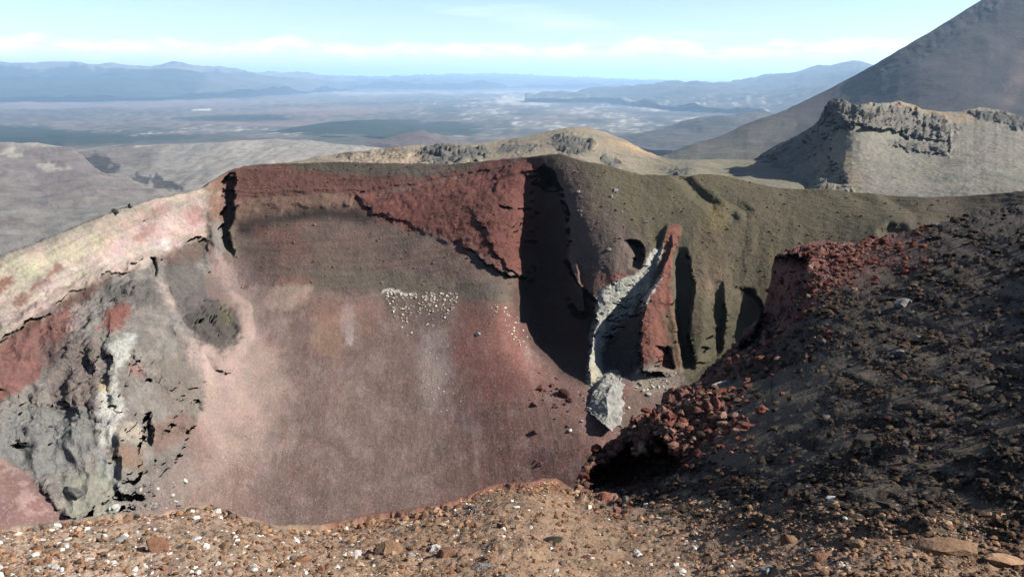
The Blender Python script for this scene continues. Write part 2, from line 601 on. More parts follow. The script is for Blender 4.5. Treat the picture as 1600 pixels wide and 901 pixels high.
for q in ([(-300, 130), (1000, 128), (1000, 136), (-300, 140)],):
    G.paint(q, (96, 104, 84), 0.6, 3, 4, 2)
G.paint([(480, 145), (700, 143), (1000, 141), (1000, 144), (700, 147), (480, 148)], (200, 190, 170), 0.5, 2, 2, 2)
layer_objects(G, [(None, 'plain', M_plain, 'wide hazy scrub plain with pale bare patches stretching to the horizon', 'plain', 'structure')])


# ------------------------------------------------------------------ far ranges and hills
def hill_layer(pxs, crest, base, m, ctrl, colour, disp, mat, name, label, cat='hill', paint=None, back_steps=None, slope=0.4, jag=0.0, feat=None, crag=None):
    L = Layer(pxs, base, crest, m, ctrl)
    if jag:
        top = sm((L.PY - L.PY[:1]) / np.minimum(L.PY[-1:] - L.PY[:1], -1))
        L.PY += (fbm(L.PX / 22, L.PX * 0, L.PX * 0 + 1.7, 4) * jag * top).astype(f4)
    if feat: feat(L)
    L.C[:] = lin(colour)
    if paint: paint(L)
    L.solid()
    mid = float(np.median(L.Y[-1]))
    L.back(back_steps or [mid * k for k in (.004, .012, .03, .08, .2)], slope)
    if disp:
        tot = 0
        fade = sm((1.0 - np.arange(L.P.shape[0]) / L.m0)[:, None] / 0.04 + 0.25)
        for amp, sc, mode in disp:
            tot = tot + amp * fbm(L.P[..., 0] / sc, L.P[..., 1] / sc, L.P[..., 2] / sc, 4, 0.5, mode)
        if crag:
            for poly, sc, a in crag:
                k = L.mask(poly, 5, 6, 3)
                tot = tot + facet_field(L, k, sc, a, 11) + facet_field(L, k, sc * 0.4, a * 0.45, 12)
        L.displace((tot * fade).astype(f4))
    layer_objects(L, [(None, name, mat, label, cat, 'structure')])
    return L


flat = lambda v: (lambda x: np.full_like(x, v, dtype=float))

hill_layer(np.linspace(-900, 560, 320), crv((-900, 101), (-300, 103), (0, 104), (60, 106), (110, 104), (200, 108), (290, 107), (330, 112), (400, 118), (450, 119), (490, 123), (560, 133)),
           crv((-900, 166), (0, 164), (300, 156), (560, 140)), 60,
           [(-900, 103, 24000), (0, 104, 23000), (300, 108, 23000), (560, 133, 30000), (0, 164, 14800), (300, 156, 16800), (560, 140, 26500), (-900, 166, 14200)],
           (44, 58, 46), [(220, 2600, 'r'), (60, 700, 'n')], M_far, 'cloud_shaded_range', 'long dark blue range under cloud shadow on the left horizon', jag=2.0,  # dark base colour carries the cloud shadow lying on this range
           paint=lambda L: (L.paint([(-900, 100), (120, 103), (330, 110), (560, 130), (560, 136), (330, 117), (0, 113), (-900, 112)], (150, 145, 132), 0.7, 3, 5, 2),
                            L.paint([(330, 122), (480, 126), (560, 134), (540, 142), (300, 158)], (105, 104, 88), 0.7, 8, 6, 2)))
hill_layer(np.linspace(380, 1060, 240), crv((380, 127), (470, 121), (520, 124), (600, 126), (660, 124), (720, 121), (760, 120), (820, 122), (900, 126), (960, 131), (1060, 134)),
           flat(138), 30, [(400, 122, 46000), (800, 121, 46000), (1040, 132, 46000), (400, 138, 29500), (800, 138, 29500), (1040, 138, 29500)],
           (70, 82, 72), [(300, 3500, 'r')], M_far, 'low_range', 'low pale blue range on the horizon behind the plain', jag=1.5)
hill_layer(np.linspace(555, 640, 60), crv((555, 137), (575, 134), (588, 127), (598, 125.5), (606, 126), (615, 132), (640, 136.5)),
           flat(139), 24, [(560, 126, 28500), (640, 126, 28500), (600, 139, 27500), (555, 139, 27500)],
           (48, 62, 52), [(60, 1500, 'r')], M_far, 'distant_cone', 'small round blue cone hill alone on the far plain')
hill_layer(np.linspace(820, 1700, 340), crv((820, 152), (900, 145), (960, 140), (1010, 137), (1060, 133), (1090, 132), (1140, 133), (1200, 121), (1240, 115), (1275, 107), (1310, 104), (1332, 101), (1350, 103), (1400, 112), (1700, 140)),
           crv((820, 158), (960, 160), (1100, 175), (1300, 190), (1700, 190)), 70,
           [(820, 150, 16500), (960, 140, 17500), (1140, 133, 17500), (1330, 101, 16500), (1700, 140, 15000), (960, 160, 14500), (1100, 175, 10200), (1300, 190, 7800), (1700, 190, 7600)],
           (92, 88, 78), [(120, 1800, 'r'), (40, 500, 'n')], M_far, 'broad_ridge', 'broad hazy blue ridge rising to the right behind the cinder mountain', jag=2.0,
           paint=lambda L: (L.blend(sm((fbm(L.PX / 18, L.PY / 5, L.PX * 0 + 8, 4) - 0.02) / 0.2) * 0.8, (62, 70, 56)),
                            L.blend(sm((fbm(L.PX / 12, L.PY / 3, L.PX * 0 + 2, 4) - 0.16) / 0.12) * sm((L.PY - 150) / 15) * 0.8, (190, 182, 165))))
hill_layer(np.linspace(420, 770, 160), crv((420, 206), (470, 197), (520, 190), (580, 187), (640, 187), (680, 192), (720, 203), (770, 214)),
           crv((420, 212), (560, 214), (770, 220)), 50, [(420, 200, 6700), (560, 188, 7000), (770, 212, 6000), (560, 214, 5450), (420, 212, 5700), (770, 220, 5000)],
           (44, 60, 42), [(10, 160, 'b')], M_far, 'forested_hill', 'low dark green forested hill on the near plain')
hill_layer(np.linspace(570, 740, 110), crv((570, 226), (600, 219), (640, 208), (662, 206), (672, 211), (690, 214), (705, 218), (740, 226)),
           flat(234), 44, [(580, 215, 4150), (660, 206, 4150), (740, 220, 4150), (580, 234, 3750), (740, 234, 3750)],
           (112, 100, 92), [(16, 260, 'r')], M_hill, 'brown_knoll', 'small brown knoll just in front of the dark green forested hill')
hill_layer(np.linspace(930, 1300, 170), crv((930, 224), (985, 214), (1020, 209), (1060, 193), (1085, 187), (1130, 185), (1160, 180), (1185, 175), (1205, 178), (1240, 195), (1300, 215)),
           flat(240), 60, [(940, 210, 4800), (1100, 186, 4900), (1300, 200, 4700), (940, 240, 3700), (1100, 240, 3700), (1300, 240, 3700)],
           (92, 88, 84), [(26, 420, 'r'), (8, 90, 'n')], M_hill, 'dark_hill', 'dark hill at the foot of the cinder mountain',
           paint=lambda L: L.paint([(1050, 205), (1090, 190), (1140, 188), (1150, 196), (1090, 208)], (60, 66, 66), 0.8, 5, 5, 3))

# left hills
def feat_fan(L):
    rill = perlin(L.PX / 14 + L.PY / 9, L.PY / 60, L.PX * 0 + 4) * 22
    L.Y += (rill * sm((L.PX - 180) / 120)).astype(f4)
def paint_fan(L):
    L.blend(sm((perlin(L.PX / 12 + L.PY / 8, L.PY / 50, L.PX * 0 + 4) - 0.0) / 0.35) * sm((L.PX - 240) / 90) * 0.5, (178, 170, 152))
    L.paint([(120, 236), (230, 228), (250, 240), (230, 290), (120, 290)], (108, 100, 92), 0.7, 10, 8, 3)
    L.paint([(190, 265), (300, 270), (300, 320), (150, 320)], (148, 142, 130), 0.7, 8, 8, 3)
    for q in ([(200, 285), (215, 278), (240, 280), (238, 290), (215, 292)], [(238, 290), (245, 275), (256, 285), (275, 290), (290, 296), (285, 303), (250, 303)],
              [(128, 252), (150, 245), (172, 250), (178, 262), (150, 270)], [(140, 268), (185, 264), (185, 270), (145, 274)]):
        L.paint(q, (66, 66, 66), 0.85, 2, 5, 3)
FAN = hill_layer(np.linspace(40, 720, 330), crv((40, 268), (90, 250), (140, 240), (200, 233), (270, 228), (350, 223), (430, 220), (490, 222), (560, 230), (640, 240), (720, 250)), flat(330), 110,
           [(40, 260, 2500), (140, 240, 2700), (350, 223, 2900), (560, 230, 2800), (720, 250, 2700), (250, 275, 2050), (400, 270, 1950), (100, 330, 1500), (400, 330, 1350), (720, 330, 1350), (620, 290, 1700)],
           (158, 150, 137), [(14, 240, 'r'), (3, 40, 'n')], M_hill, 'fan_ridge', 'smooth pale grey ridge with fine rills left behind the crater rim', feat=feat_fan, paint=paint_fan)
def paint_left(L):
    L.paint([(-100, 228), (90, 227), (110, 236), (40, 233)], (185, 178, 160), 0.7, 3, 4, 2)
    for q in ([(-60, 242), (40, 242), (35, 249), (-60, 250)], [(55, 262), (80, 260), (110, 268), (90, 272), (60, 268)], [(20, 342), (70, 338), (120, 345), (60, 352), (20, 350)]):
        L.paint(q, (196, 188, 168), 0.6, 3, 5, 4)
    L.paint([(-300, 335), (60, 340), (180, 318), (280, 305), (280, 420), (-300, 430)], (142, 138, 128), 0.85, 12, 10, 4)
    L.blend(sm((fbm(L.PX / 26, L.PY / 8, L.PX * 0 + 2, 4) - 0.05) / 0.2) * 0.3, (112, 102, 98))
    L.paint([(-300, 350), (30, 352), (60, 368), (-20, 372), (-300, 372)], (118, 104, 98), 0.7, 6, 8, 4)
hill_layer(np.linspace(-420, 330, 330), crv((-420, 240), (-100, 231), (0, 228), (60, 228), (95, 231), (115, 238), (128, 250), (140, 262), (170, 280), (220, 296), (270, 308), (330, 316)), flat(425), 120,
           [(-420, 240, 1900), (0, 228, 1950), (110, 236, 1900), (200, 290, 1500), (330, 316, 1250), (-200, 300, 1350), (60, 300, 1350), (0, 350, 1000), (200, 350, 950), (-420, 425, 680), (0, 425, 680), (330, 425, 640)],
           (136, 126, 120), [(16, 210, 'r'), (3.5, 40, 'n')], M_hill, 'grey_hill', 'grey brown hill with pale patches below the left end of the rim', paint=paint_left)

# cinder mountain
def paint_cone(L):
    streak = fbm((L.PX * 0.9 + L.PY * 1.3) / 60, (L.PY - L.PX * 0.55) / 300, L.PX * 0 + 6, 4)
    L.blend(sm((streak - 0.0) / 0.3) * 0.5, (78, 72, 70))
    L.blend(sm((-streak - 0.0) / 0.3) * 0.5, (50, 52, 58))
    d = L.PY - L.PY[-1:]
    rocks = sm((fbm(L.PX / 14, L.PY / 9, L.PX * 0 + 3, 4) - 0.02) / 0.15) * sm((46 - d + L.w1 * 12) / 18) * sm((L.PX - 1330) / 70)
    L.blend(rocks * 0.75, (56, 54, 54))
    L.blend(sm((230 - L.PY * 0 - (1400 - L.PX) * 0 - np.abs(L.PY - 255)) / 30 - 6.7) * 0.5, (120, 112, 92))
    L.paint([(1000, 235), (1120, 218), (1200, 190), (1240, 200), (1150, 262), (1000, 275)], (112, 106, 90), 0.7, 14, 10, 4)
    L.paint([(1590, 80), (1620, 70), (1600, 140), (1570, 190), (1560, 180)], (112, 92, 84), 0.5, 8, 6, 3)
def feat_cone(L):
    L.Y += (fbm((L.PX * 0.9 + L.PY * 1.3) / 26, (L.PY - L.PX * 0.55) / 300, L.PX * 0 + 6, 4, 0.6) * 9).astype(f4)
    d = L.PY - L.PY[-1:]
    L.Y += (fbm(L.PX / 11, L.PY / 7, L.PX * 0 + 3, 4, 0.6, 'r') * 22 * sm((50 - d) / 25) * sm((L.PX - 1250) / 120)).astype(f4)
hill_layer(np.linspace(980, 1760, 270), crv((980, 262), (1030, 247), (1080, 231), (1140, 208), (1200, 184), (1250, 162), (1300, 138), (1350, 112), (1400, 83), (1440, 60), (1480, 36), (1520, 10), (1555, -10), (1640, -65), (1750, -130), (1950, -210)),
           flat(330), 140,
           [(1000, 256, 1900), (1200, 184, 2250), (1400, 83, 2450), (1555, -10, 2600), (1750, -130, 2750), (1950, -210, 2800), (1300, 230, 1850), (1600, 180, 1850), (1950, 100, 1950),
            (1000, 330, 1150), (1300, 330, 1200), (1600, 330, 1150), (1950, 330, 1050)],
           (70, 65, 62), [(14, 330, 'r'), (2.5, 40, 'n')], M_cone, 'cinder_mountain', 'steep dark cinder mountain flank rising out of the right edge', 'mountain', paint=paint_cone, feat=feat_cone, jag=1.5)

# tan hills behind the far rim
def feat_tan(L):
    for poly, amp in (([(655, 240), (668, 226), (690, 224), (720, 229), (760, 232), (770, 245), (720, 262), (660, 262)], 16), ([(858, 226), (870, 214), (905, 212), (925, 222), (928, 238), (905, 244), (880, 238)], 14),
                      ([(935, 248), (945, 240), (968, 254), (965, 266), (945, 264)], 10), ([(595, 240), (610, 231), (640, 234), (655, 242), (630, 252), (600, 250)], 9), ([(770, 232), (800, 226), (840, 228), (836, 236), (800, 246)], 7),
                      ([(530, 242), (548, 236), (560, 242), (550, 250)], 7), ([(1035, 266), (1070, 262), (1090, 270), (1060, 280)], 6)):
        k = L.mask(poly, 5, 5, 3)
        L.Y -= (k * amp * 0.6 * (1.1 + 1.2 * fbm(L.PX / 14, L.PY / 22, L.PX * 0 + 5, 4, 0.5))).astype(f4)
def paint_tan(L):
    L.blend(sm((L.PX - 930) / 160) * 0.8, (124, 118, 96))
    L.paint([(470, 248), (560, 240), (660, 246), (660, 275), (470, 280)], (172, 150, 122), 0.8, 8, 8, 5)
    L.paint([(950, 222), (985, 224), (1030, 246), (1000, 246)], (182, 152, 112), 0.8, 5, 4, 2)
    for q in ([(658, 240), (668, 227), (690, 225), (720, 230), (760, 233), (770, 245), (720, 262), (660, 262)], [(862, 226), (872, 216), (905, 213), (924, 222), (926, 238), (905, 242), (880, 238)],
              [(935, 248), (945, 242), (966, 254), (964, 266), (945, 264)], [(770, 233), (800, 227), (840, 229), (836, 235), (800, 244)], [(1035, 267), (1070, 263), (1090, 270), (1060, 280)]):
        L.paint(q, (100, 98, 92), 0.85, 3, 5, 3)
    for q in ([(600, 238), (610, 232), (625, 236), (618, 244)], [(532, 242), (548, 237), (556, 243), (545, 248)]):
        L.paint(q, (104, 84, 70), 0.8, 3, 4, 3)
hill_layer(np.linspace(440, 1320, 520), smooth_crv((440, 258), (500, 246), (545, 239), (600, 233), (660, 228), (720, 226), (770, 223), (830, 213), (870, 204), (900, 199), (925, 201), (950, 209), (985, 225), (1010, 239), (1030, 247), (1080, 251), (1140, 250), (1200, 252), (1320, 260)), flat(325), 110,
           [(440, 258, 700), (600, 233, 760), (770, 223, 820), (900, 199, 860), (985, 225, 840), (1030, 247, 800), (1140, 250, 900), (1320, 260, 950), (600, 262, 600), (720, 262, 610), (900, 245, 650), (950, 260, 620), (1080, 275, 600), (1200, 275, 650), (440, 325, 420), (800, 325, 430), (1320, 325, 450)],
           (150, 136, 112), [(3.0, 60, 'r'), (0.9, 12, 'n')], M_hill, 'tan_hill', 'rounded tan hill with dark rock outcrops behind the crater rim', feat=feat_tan, paint=paint_tan,
           crag=[([(655, 240), (668, 226), (690, 224), (720, 229), (760, 232), (770, 245), (720, 265), (655, 265)], 22, 6), ([(858, 226), (870, 214), (905, 212), (925, 222), (928, 238), (905, 244), (880, 238)], 18, 5),
                 ([(935, 248), (945, 240), (968, 254), (965, 266), (945, 264)], 12, 3), ([(520, 244), (548, 236), (600, 232), (655, 240), (655, 262), (540, 262)], 14, 3), ([(770, 232), (800, 226), (845, 228), (836, 238), (800, 248)], 12, 2.5), ([(1035, 266), (1070, 262), (1090, 270), (1060, 282)], 9, 2.5)])

# craggy mesa ridge
def feat_mesa(L):
    cl1 = [(1296, 158), (1330, 158), (1380, 166), (1420, 164), (1470, 185), (1490, 200), (1480, 218), (1440, 216), (1400, 206), (1340, 192), (1300, 200)]
    cl2 = [(1380, 218), (1440, 222), (1490, 228), (1485, 240), (1440, 238), (1390, 228)]
    for q, a in ((cl1, 26), (cl2, 14)):
        k = L.mask(q, 5, 8, 4)
        L.Y -= (k * a * 0.6 * (0.8 + 1.2 * fbm(L.PX / 9, L.PY / 26, L.PX * 0 + 9, 4, 0.55))).astype(f4)
    k = L.mask([(1140, 262), (1240, 215), (1285, 195), (1300, 250), (1330, 300), (1200, 300)], 10, 6, 3)
    L.Y -= (k * 26 * fbm(L.PX / 34, L.PY / 26, L.PX * 0 + 1, 4, 0.5)).astype(f4)
    k = L.mask([(1500, 170), (1560, 172), (1620, 190), (1700, 205), (1700, 215), (1600, 205), (1530, 185)], 4, 5, 3)
    L.Y -= (k * 14 * (0.6 + fbm(L.PX / 9, L.PY / 12, L.PX * 0 + 2, 4, 0.5))).astype(f4)
def paint_mesa(L):
    L.paint([(1395, 160), (1420, 158), (1450, 172), (1530, 178), (1520, 190), (1460, 182), (1400, 168)], (158, 130, 96), 0.75, 4, 6, 3)
    for q in ([(1290, 160), (1330, 158), (1380, 166), (1420, 168), (1470, 188), (1490, 200), (1480, 218), (1440, 216), (1400, 206), (1340, 194), (1300, 202)], [(1380, 218), (1440, 222), (1490, 228), (1485, 240), (1440, 238), (1390, 228)]):
        L.paint(q, (104, 98, 90), 0.75, 4, 8, 4)
    L.paint([(1500, 170), (1560, 172), (1620, 190), (1700, 205), (1700, 215), (1600, 205), (1530, 185)], (72, 70, 68), 0.8, 3, 6, 4)
    L.paint([(1265, 238), (1310, 226), (1340, 250), (1345, 300), (1310, 285), (1270, 262)], (160, 140, 106), 0.6, 10, 10, 5)
    L.paint([(1140, 262), (1290, 170), (1296, 235), (1240, 262), (1200, 280)], (92, 92, 88), 0.6, 8, 8, 4)
    st = perlin((L.PX + L.PY * 0.8) / 16, (L.PY - L.PX * .6) / 120, L.PX * 0 + 2)
    L.blend(sm((st - 0.05) / 0.4) * 0.25 * sm((L.PX - 1320) / 40), (150, 142, 124))
    sp_ = fbm(L.PX / 5, L.PY / 4, L.PX * 0 + 3, 3, 0.7)
    L.blend(sm((sp_ - 0.1) / 0.2) * 0.45, (98, 94, 86)); L.blend(sm((-sp_ - 0.16) / 0.2) * 0.4, (160, 152, 136))
hill_layer(np.linspace(1090, 1900, 480), crv((1090, 290), (1130, 268), (1160, 258), (1185, 244), (1210, 228), (1245, 211), (1268, 199), (1278, 190), (1286, 172), (1296, 158), (1306, 154), (1318, 155), (1330, 163), (1345, 165), (1360, 160), (1385, 161), (1405, 158), (1425, 162), (1440, 170), (1470, 174), (1500, 175), (1530, 168), (1560, 172), (1600, 184), (1700, 205), (1900, 230)),
           flat(335), 170,
           [(1090, 290, 640), (1140, 266, 880), (1210, 230, 860), (1268, 199, 790), (1302, 155, 700), (1300, 200, 640), (1300, 250, 580), (1325, 300, 500), (1230, 270, 690), (1180, 290, 690), (1400, 160, 720), (1500, 175, 760), (1600, 184, 760), (1420, 215, 640), (1480, 260, 560), (1420, 305, 490), (1560, 230, 610), (1600, 300, 480), (1900, 230, 740), (1900, 335, 420), (1300, 335, 440), (1100, 335, 480)],
           (132, 126, 110), [(1.5, 24, 'n'), (0.7, 6, 'n')], M_hill, 'craggy_ridge', 'grey craggy ridge with a sheer left prow and long talus slope', feat=feat_mesa, paint=paint_mesa, jag=2.5, slope=0.7,
           crag=[([(1285, 165), (1330, 155), (1380, 162), (1425, 164), (1470, 185), (1495, 200), (1485, 220), (1440, 218), (1400, 208), (1340, 196), (1296, 215)], 13, 4.5), ([(1380, 218), (1440, 222), (1490, 228), (1485, 242), (1440, 240), (1390, 230)], 9, 3),
                 ([(1140, 262), (1240, 215), (1290, 190), (1300, 250), (1335, 305), (1200, 300)], 20, 5), ([(1500, 170), (1560, 172), (1620, 190), (1700, 205), (1700, 215), (1600, 205), (1530, 185)], 9, 3.5)])

# ------------------------------------------------------------------ near ground: foreground ledge and right scoria slope
near_edge0 = crv((-400, 850), (0, 838), (60, 830), (130, 822), (190, 812), (250, 815), (300, 801), (330, 795), (350, 803), (385, 822), (440, 838), (500, 832), (540, 818), (600, 810), (690, 797), (730, 782), (780, 762), (815, 757), (850, 752), (868, 756), (888, 767), (898, 772), (906, 752), (914, 730), (930, 704), (958, 686), (985, 664), (1020, 640), (1060, 606), (1085, 598), (1100, 578), (1130, 556), (1160, 524), (1195, 490), (1204, 440), (1212, 398), (1235, 386), (1270, 380), (1335, 378), (1400, 366), (1460, 350), (1520, 332), (1600, 318), (1700, 302), (2000, 270))


def near_edge(x):
    j = fbm(x / 42.0, x * 0, x * 0 + 2.5, 5, 0.55) * 10
    amp = np.interp(x, [0, 380, 500, 900, 920, 1300, 1350, 1600], [0.8, 0.9, 0.8, 0.8, 1.5, 1.5, 0.5, 0.3])
    return near_edge0(x) + j * amp


near_ctrl = [(1600, 318, 60), (1760, 290, 60), (1450, 352, 67), (1335, 378, 70), (1215, 398, 68), (1200, 480, 59), (1100, 578, 47), (1000, 655, 38.5), (925, 715, 33), (905, 774, 25.0), (900, 810, 17.2), (1100, 850, 12.6),
             (850, 752, 24), (700, 795, 17.5), (500, 834, 13.5), (330, 796, 14.5), (150, 820, 12.5), (0, 838, 11.8), (-400, 850, 10),
             (1600, 450, 30), (1600, 600, 16.5), (1600, 750, 10.5), (1600, 901, 7.6), (1300, 901, 7.6), (800, 901, 7.4), (400, 901, 7.4), (0, 901, 7.4), (-400, 901, 6.8), (1400, 475, 38.5), (1300, 600, 26), (1200, 750, 17), (1000, 800, 20.0), (1050, 700, 29), (1760, 901, 6.8), (1760, 600, 13),
             (800, 1020, 4.6), (1600, 1020, 4.8), (0, 1020, 4.6)]
npx = np.concatenate([np.linspace(-400, -60, 60, endpoint=False), np.linspace(-60, 1660, 920), np.linspace(1660, 2000, 60)[1:]])
NR = Layer(npx, flat(915), near_edge, 295, near_ctrl, ext=14, ext_py=130, knee=806.0)
LUMP1 = [(904, 775), (908, 745), (930, 705), (975, 668), (1060, 608), (1110, 600), (1140, 625), (1128, 680), (1070, 715), (1010, 752), (965, 785)]
LUMP2 = [(1190, 500), (1203, 400), (1235, 386), (1335, 378), (1400, 368), (1310, 430), (1250, 500), (1190, 560), (1110, 600), (1080, 590), (1130, 545)]
lump1 = NR.mask(LUMP1, 7, 8, 3); lump2 = NR.mask(LUMP2, 9, 10, 3)
# shaded notch cliffs where the slope breaks off: their faces look left
NOTCH1 = [(908, 770), (918, 742), (934, 722), (962, 712), (985, 700), (1004, 706), (1030, 690), (1056, 700), (1066, 722), (1050, 744), (1020, 752), (1000, 766), (975, 780), (935, 778)]
NOTCH2 = [(1200, 404), (1238, 396), (1264, 408), (1258, 440), (1234, 470), (1216, 505), (1180, 540), (1150, 552), (1190, 500)]
notch1 = NR.mask(NOTCH1, 5, 4, 2); notch2 = NR.mask(NOTCH2, 5, 4, 2)
NR.Y += (notch1 * 6.0 * sm((786 - NR.PY) / 30) + notch2 * 6.0).astype(f4)
# ------ colours
NR.C[:] = lin((64, 52, 43))
tanf = sm((NR.PY - 760 - np.interp(NR.PX, [0, 900, 1100, 1600], [-60, -30, 20, 66]) + NR.w1 * 18) / 60)
NR.blend(tanf, (152, 122, 96))
NR.blend(tanf * sm((650 - NR.PX) / 500) * 0.7, (186, 158, 134))
sandn = fbm((NR.PX + NR.PY * 2.2) / 120, (NR.PY - NR.PX * 0.32 + 300) / 20, NR.PX * 0, 4)
sand = sm((sandn - 0.09) / 0.16) * 0.8 * (1 - tanf) * (1 - lump1) * (1 - lump2)
for q, a in (([(1140, 640), (1230, 590), (1300, 580), (1270, 660), (1180, 720), (1110, 740), (1120, 700)], 0.9), ([(1100, 598), (1250, 570), (1330, 555), (1260, 590), (1150, 620), (1080, 625)], 0.8), ([(1480, 550), (1580, 520), (1600, 545), (1500, 600)], 0.5)):
    sand = np.maximum(sand, NR.mask(q, 12, 16, 6) * a * (1 - lump1))
NR.blend(sand * 0.85, (112, 98, 78))
clod = sm((-sandn + 0.02) / 0.25) * (1 - tanf) * (1 - sand)
NR.blend(clod * 0.7, (54, 46, 40))
NR.blend(sm((fbm(NR.PX / 50, NR.PY / 25, NR.PX * 0 + 6, 3)) / 0.3) * 0.4 * (1 - sand), (96, 74, 54))
redband = sm((75 - (NR.PY - near_edge0(NR.PX)) + NR.w1 * 22) / 50) * sm((NR.PX - 1190) / 40) * sm((1500 - NR.PX) / 200)
NR.blend(redband * 0.8, (112, 62, 52))
NR.blend(np.maximum(lump1, lump2) * 0.9, (122, 78, 66))
NR.blend(np.maximum(lump1, lump2) * sm(NR.w2 * 1.2) * 0.7, (110, 54, 44))
NR.blend(sm((14 - (NR.PY - near_edge0(NR.PX)) + NR.w2 * 6) / 14) * sm((NR.PX - 480) / 60) * sm((905 - NR.PX) / 40) * 0.8, (136, 78, 60))
NR.solid()
NR.back([0.08, 0.25, 0.5, 0.9, 1.4, 2.0, 2.8, 4.0, 6.0, 9.0, 14.0, 22.0], 1.7)
X, Yw, Z = NR.P[..., 0], NR.P[..., 1], NR.P[..., 2]
lump1 = lump1 * (1 - notch1) * sm((786 - NR.PY[:lump1.shape[0]]) / 14); lump2 = lump2 * (1 - 0.6 * notch2)
lump1, lump2, tanf, sand, clod = [np.concatenate([a, np.repeat(a[-1:], 12, 0)], 0) for a in (lump1, lump2, tanf, sand, clod)]
lump = np.maximum(lump1, lump2)
dist = np.sqrt(X * X + Yw * Yw + Z * Z)
amp = 0.30 * fbm(X / 6, Yw / 6, Z / 6, 3)
amp = amp + clod * 0.34 * fbm(X / 2.2, Yw / 2.2, Z / 2.2, 3, 0.55)
amp = amp + (0.10 + 0.12 * clod) * (1 - 0.6 * sand) * fbm(X / 0.9, Yw / 0.9, Z / 0.9, 4, 0.55, 'b')
amp = amp + (0.05 * tanf + 0.07 * clod) * fbm(X / 0.28 + 9, Yw / 0.28, Z / 0.28, 3, 0.55, 'b')
amp = amp + (lump1 + 0.5 * lump2) * (0.9 * fbm(X / 3.2, Yw / 3.2, Z / 3.2, 3, 0.55) + 0.25 * fbm(X / 0.9, Yw / 0.9, Z / 0.9, 4, 0.65))
amp = amp + facet_field(NR, np.clip(lump1 + 0.45 * lump2, 0, 1), 1.3, 0.8, 7) + facet_field(NR, np.clip(lump1 + 0.5 * lump2, 0, 1), 0.45, 0.32, 8)
rows = np.arange(NR.P.shape[0])[:, None] - NR.m0
edge_f = 1 - 0.8 * sm((rows + 10) / 8.0) * sm((900 - NR.PX) / 20)
NR.displace((amp * edge_f).astype(f4))
fpx = NR.PX[:-1, :-1]
fpy = NR.PY[:-1, :-1]
split = np.interp(fpx, [-400, 880, 930, 1100, 1300, 1600, 2000], [0, 0, 792, 800, 812, 850, 870])
layer_objects(NR, [(fpy > split, 'foreground_ledge', M_near, 'brown rubble ledge along the bottom of the view', 'ground', 'structure'),
                   (None, 'scoria_slope', M_near, 'dark scoria slope falling from the right into the crater', 'slope', 'structure')])

# ------------------------------------------------------------------ the crater
crest0 = crv((-500, 560), (-200, 470), (0, 404), (50, 385), (100, 364), (150, 343), (185, 327), (215, 320), (250, 308), (290, 303), (312, 296), (330, 285), (345, 274), (365, 264), (400, 257), (440, 255), (500, 254), (600, 255), (700, 256), (745, 254), (790, 247), (830, 244), (875, 241), (892, 246), (910, 252), (945, 258), (970, 266), (1000, 272), (1040, 275), (1062, 276), (1075, 277), (1100, 272), (1130, 274), (1160, 281), (1190, 289), (1215, 294), (1250, 295), (1300, 297), (1350, 303), (1400, 307), (1450, 310), (1490, 307), (1540, 304), (1600, 299), (1700, 288), (1900, 270))
crest = lambda x: sum(crest0(x + d) for d in (-4, 0, 4)) / 3 + perlin(x / 9.0, x * 0, x * 0 + 1.1) * 0.9
cr_ctrl = [(-500, 560, 78), (-200, 470, 90), (0, 404, 102), (100, 364, 111), (200, 323, 122), (290, 303, 134), (335, 282, 141), (365, 264, 145), (480, 254, 148), (600, 255, 149), (720, 256, 149), (800, 247, 147), (870, 242, 144), (910, 252, 141), (970, 266, 139), (1062, 276, 138), (1130, 274, 139), (1215, 294, 136), (1300, 297, 133), (1400, 307, 130), (1500, 306, 126), (1600, 299, 120), (1900, 270, 108),
           (400, 330, 139), (550, 330, 139.5), (700, 330, 138), (780, 350, 134), (370, 400, 131), (450, 450, 123.5), (600, 452, 124), (720, 460, 122), (780, 470, 119.5),
           (340, 400, 130), (330, 470, 120), (420, 520, 115), (500, 600, 107), (700, 600, 107), (820, 580, 107), (860, 640, 100), (450, 780, 91), (700, 780, 91), (850, 740, 92), (920, 690, 94), (650, 900, 82), (300, 900, 80), (900, 800, 88),
           (240, 412, 119), (120, 450, 105), (0, 530, 89), (60, 480, 97), (250, 470, 108), (170, 500, 97), (170, 600, 85), (150, 760, 73), (200, 700, 80), (60, 640, 81), (0, 600, 81), (0, 700, 72), (60, 730, 73), (0, 800, 66), (-300, 800, 58), (-300, 620, 72), (100, 820, 69), (290, 700, 91), (250, 620, 91), (290, 560, 100), (240, 790, 80), (270, 520, 103),
           (840, 300, 141), (840, 380, 134), (845, 450, 126), (860, 540, 114), (905, 330, 131), (1000, 330, 130), (950, 400, 122), (920, 450, 119.5), (1000, 410, 121), (1100, 350, 127), (1150, 420, 119), (1200, 350, 126), (1300, 340, 126), (1250, 400, 119), (1400, 350, 119), (1110, 500, 112), (1190, 500, 113), (1000, 570, 109), (1060, 600, 106), (1000, 640, 101), (935, 520, 114), (1060, 460, 115), (1060, 700, 94), (1200, 600, 104), (1500, 400, 112)]
cpx = np.concatenate([np.linspace(-500, -60, 90, endpoint=False), np.linspace(-60, 1240, 830, endpoint=False), np.linspace(1240, 1640, 120, endpoint=False), np.linspace(1640, 1900, 40)])
cbot = lambda x: np.minimum(sum(near_edge0(x + d) for d in np.linspace(-45, 45, 19)) / 19 + 42, 866)
CR = Layer(cpx, cbot, crest, 405, cr_ctrl, ext=10, ext_py=150)
px, py = CR.PX, CR.PY

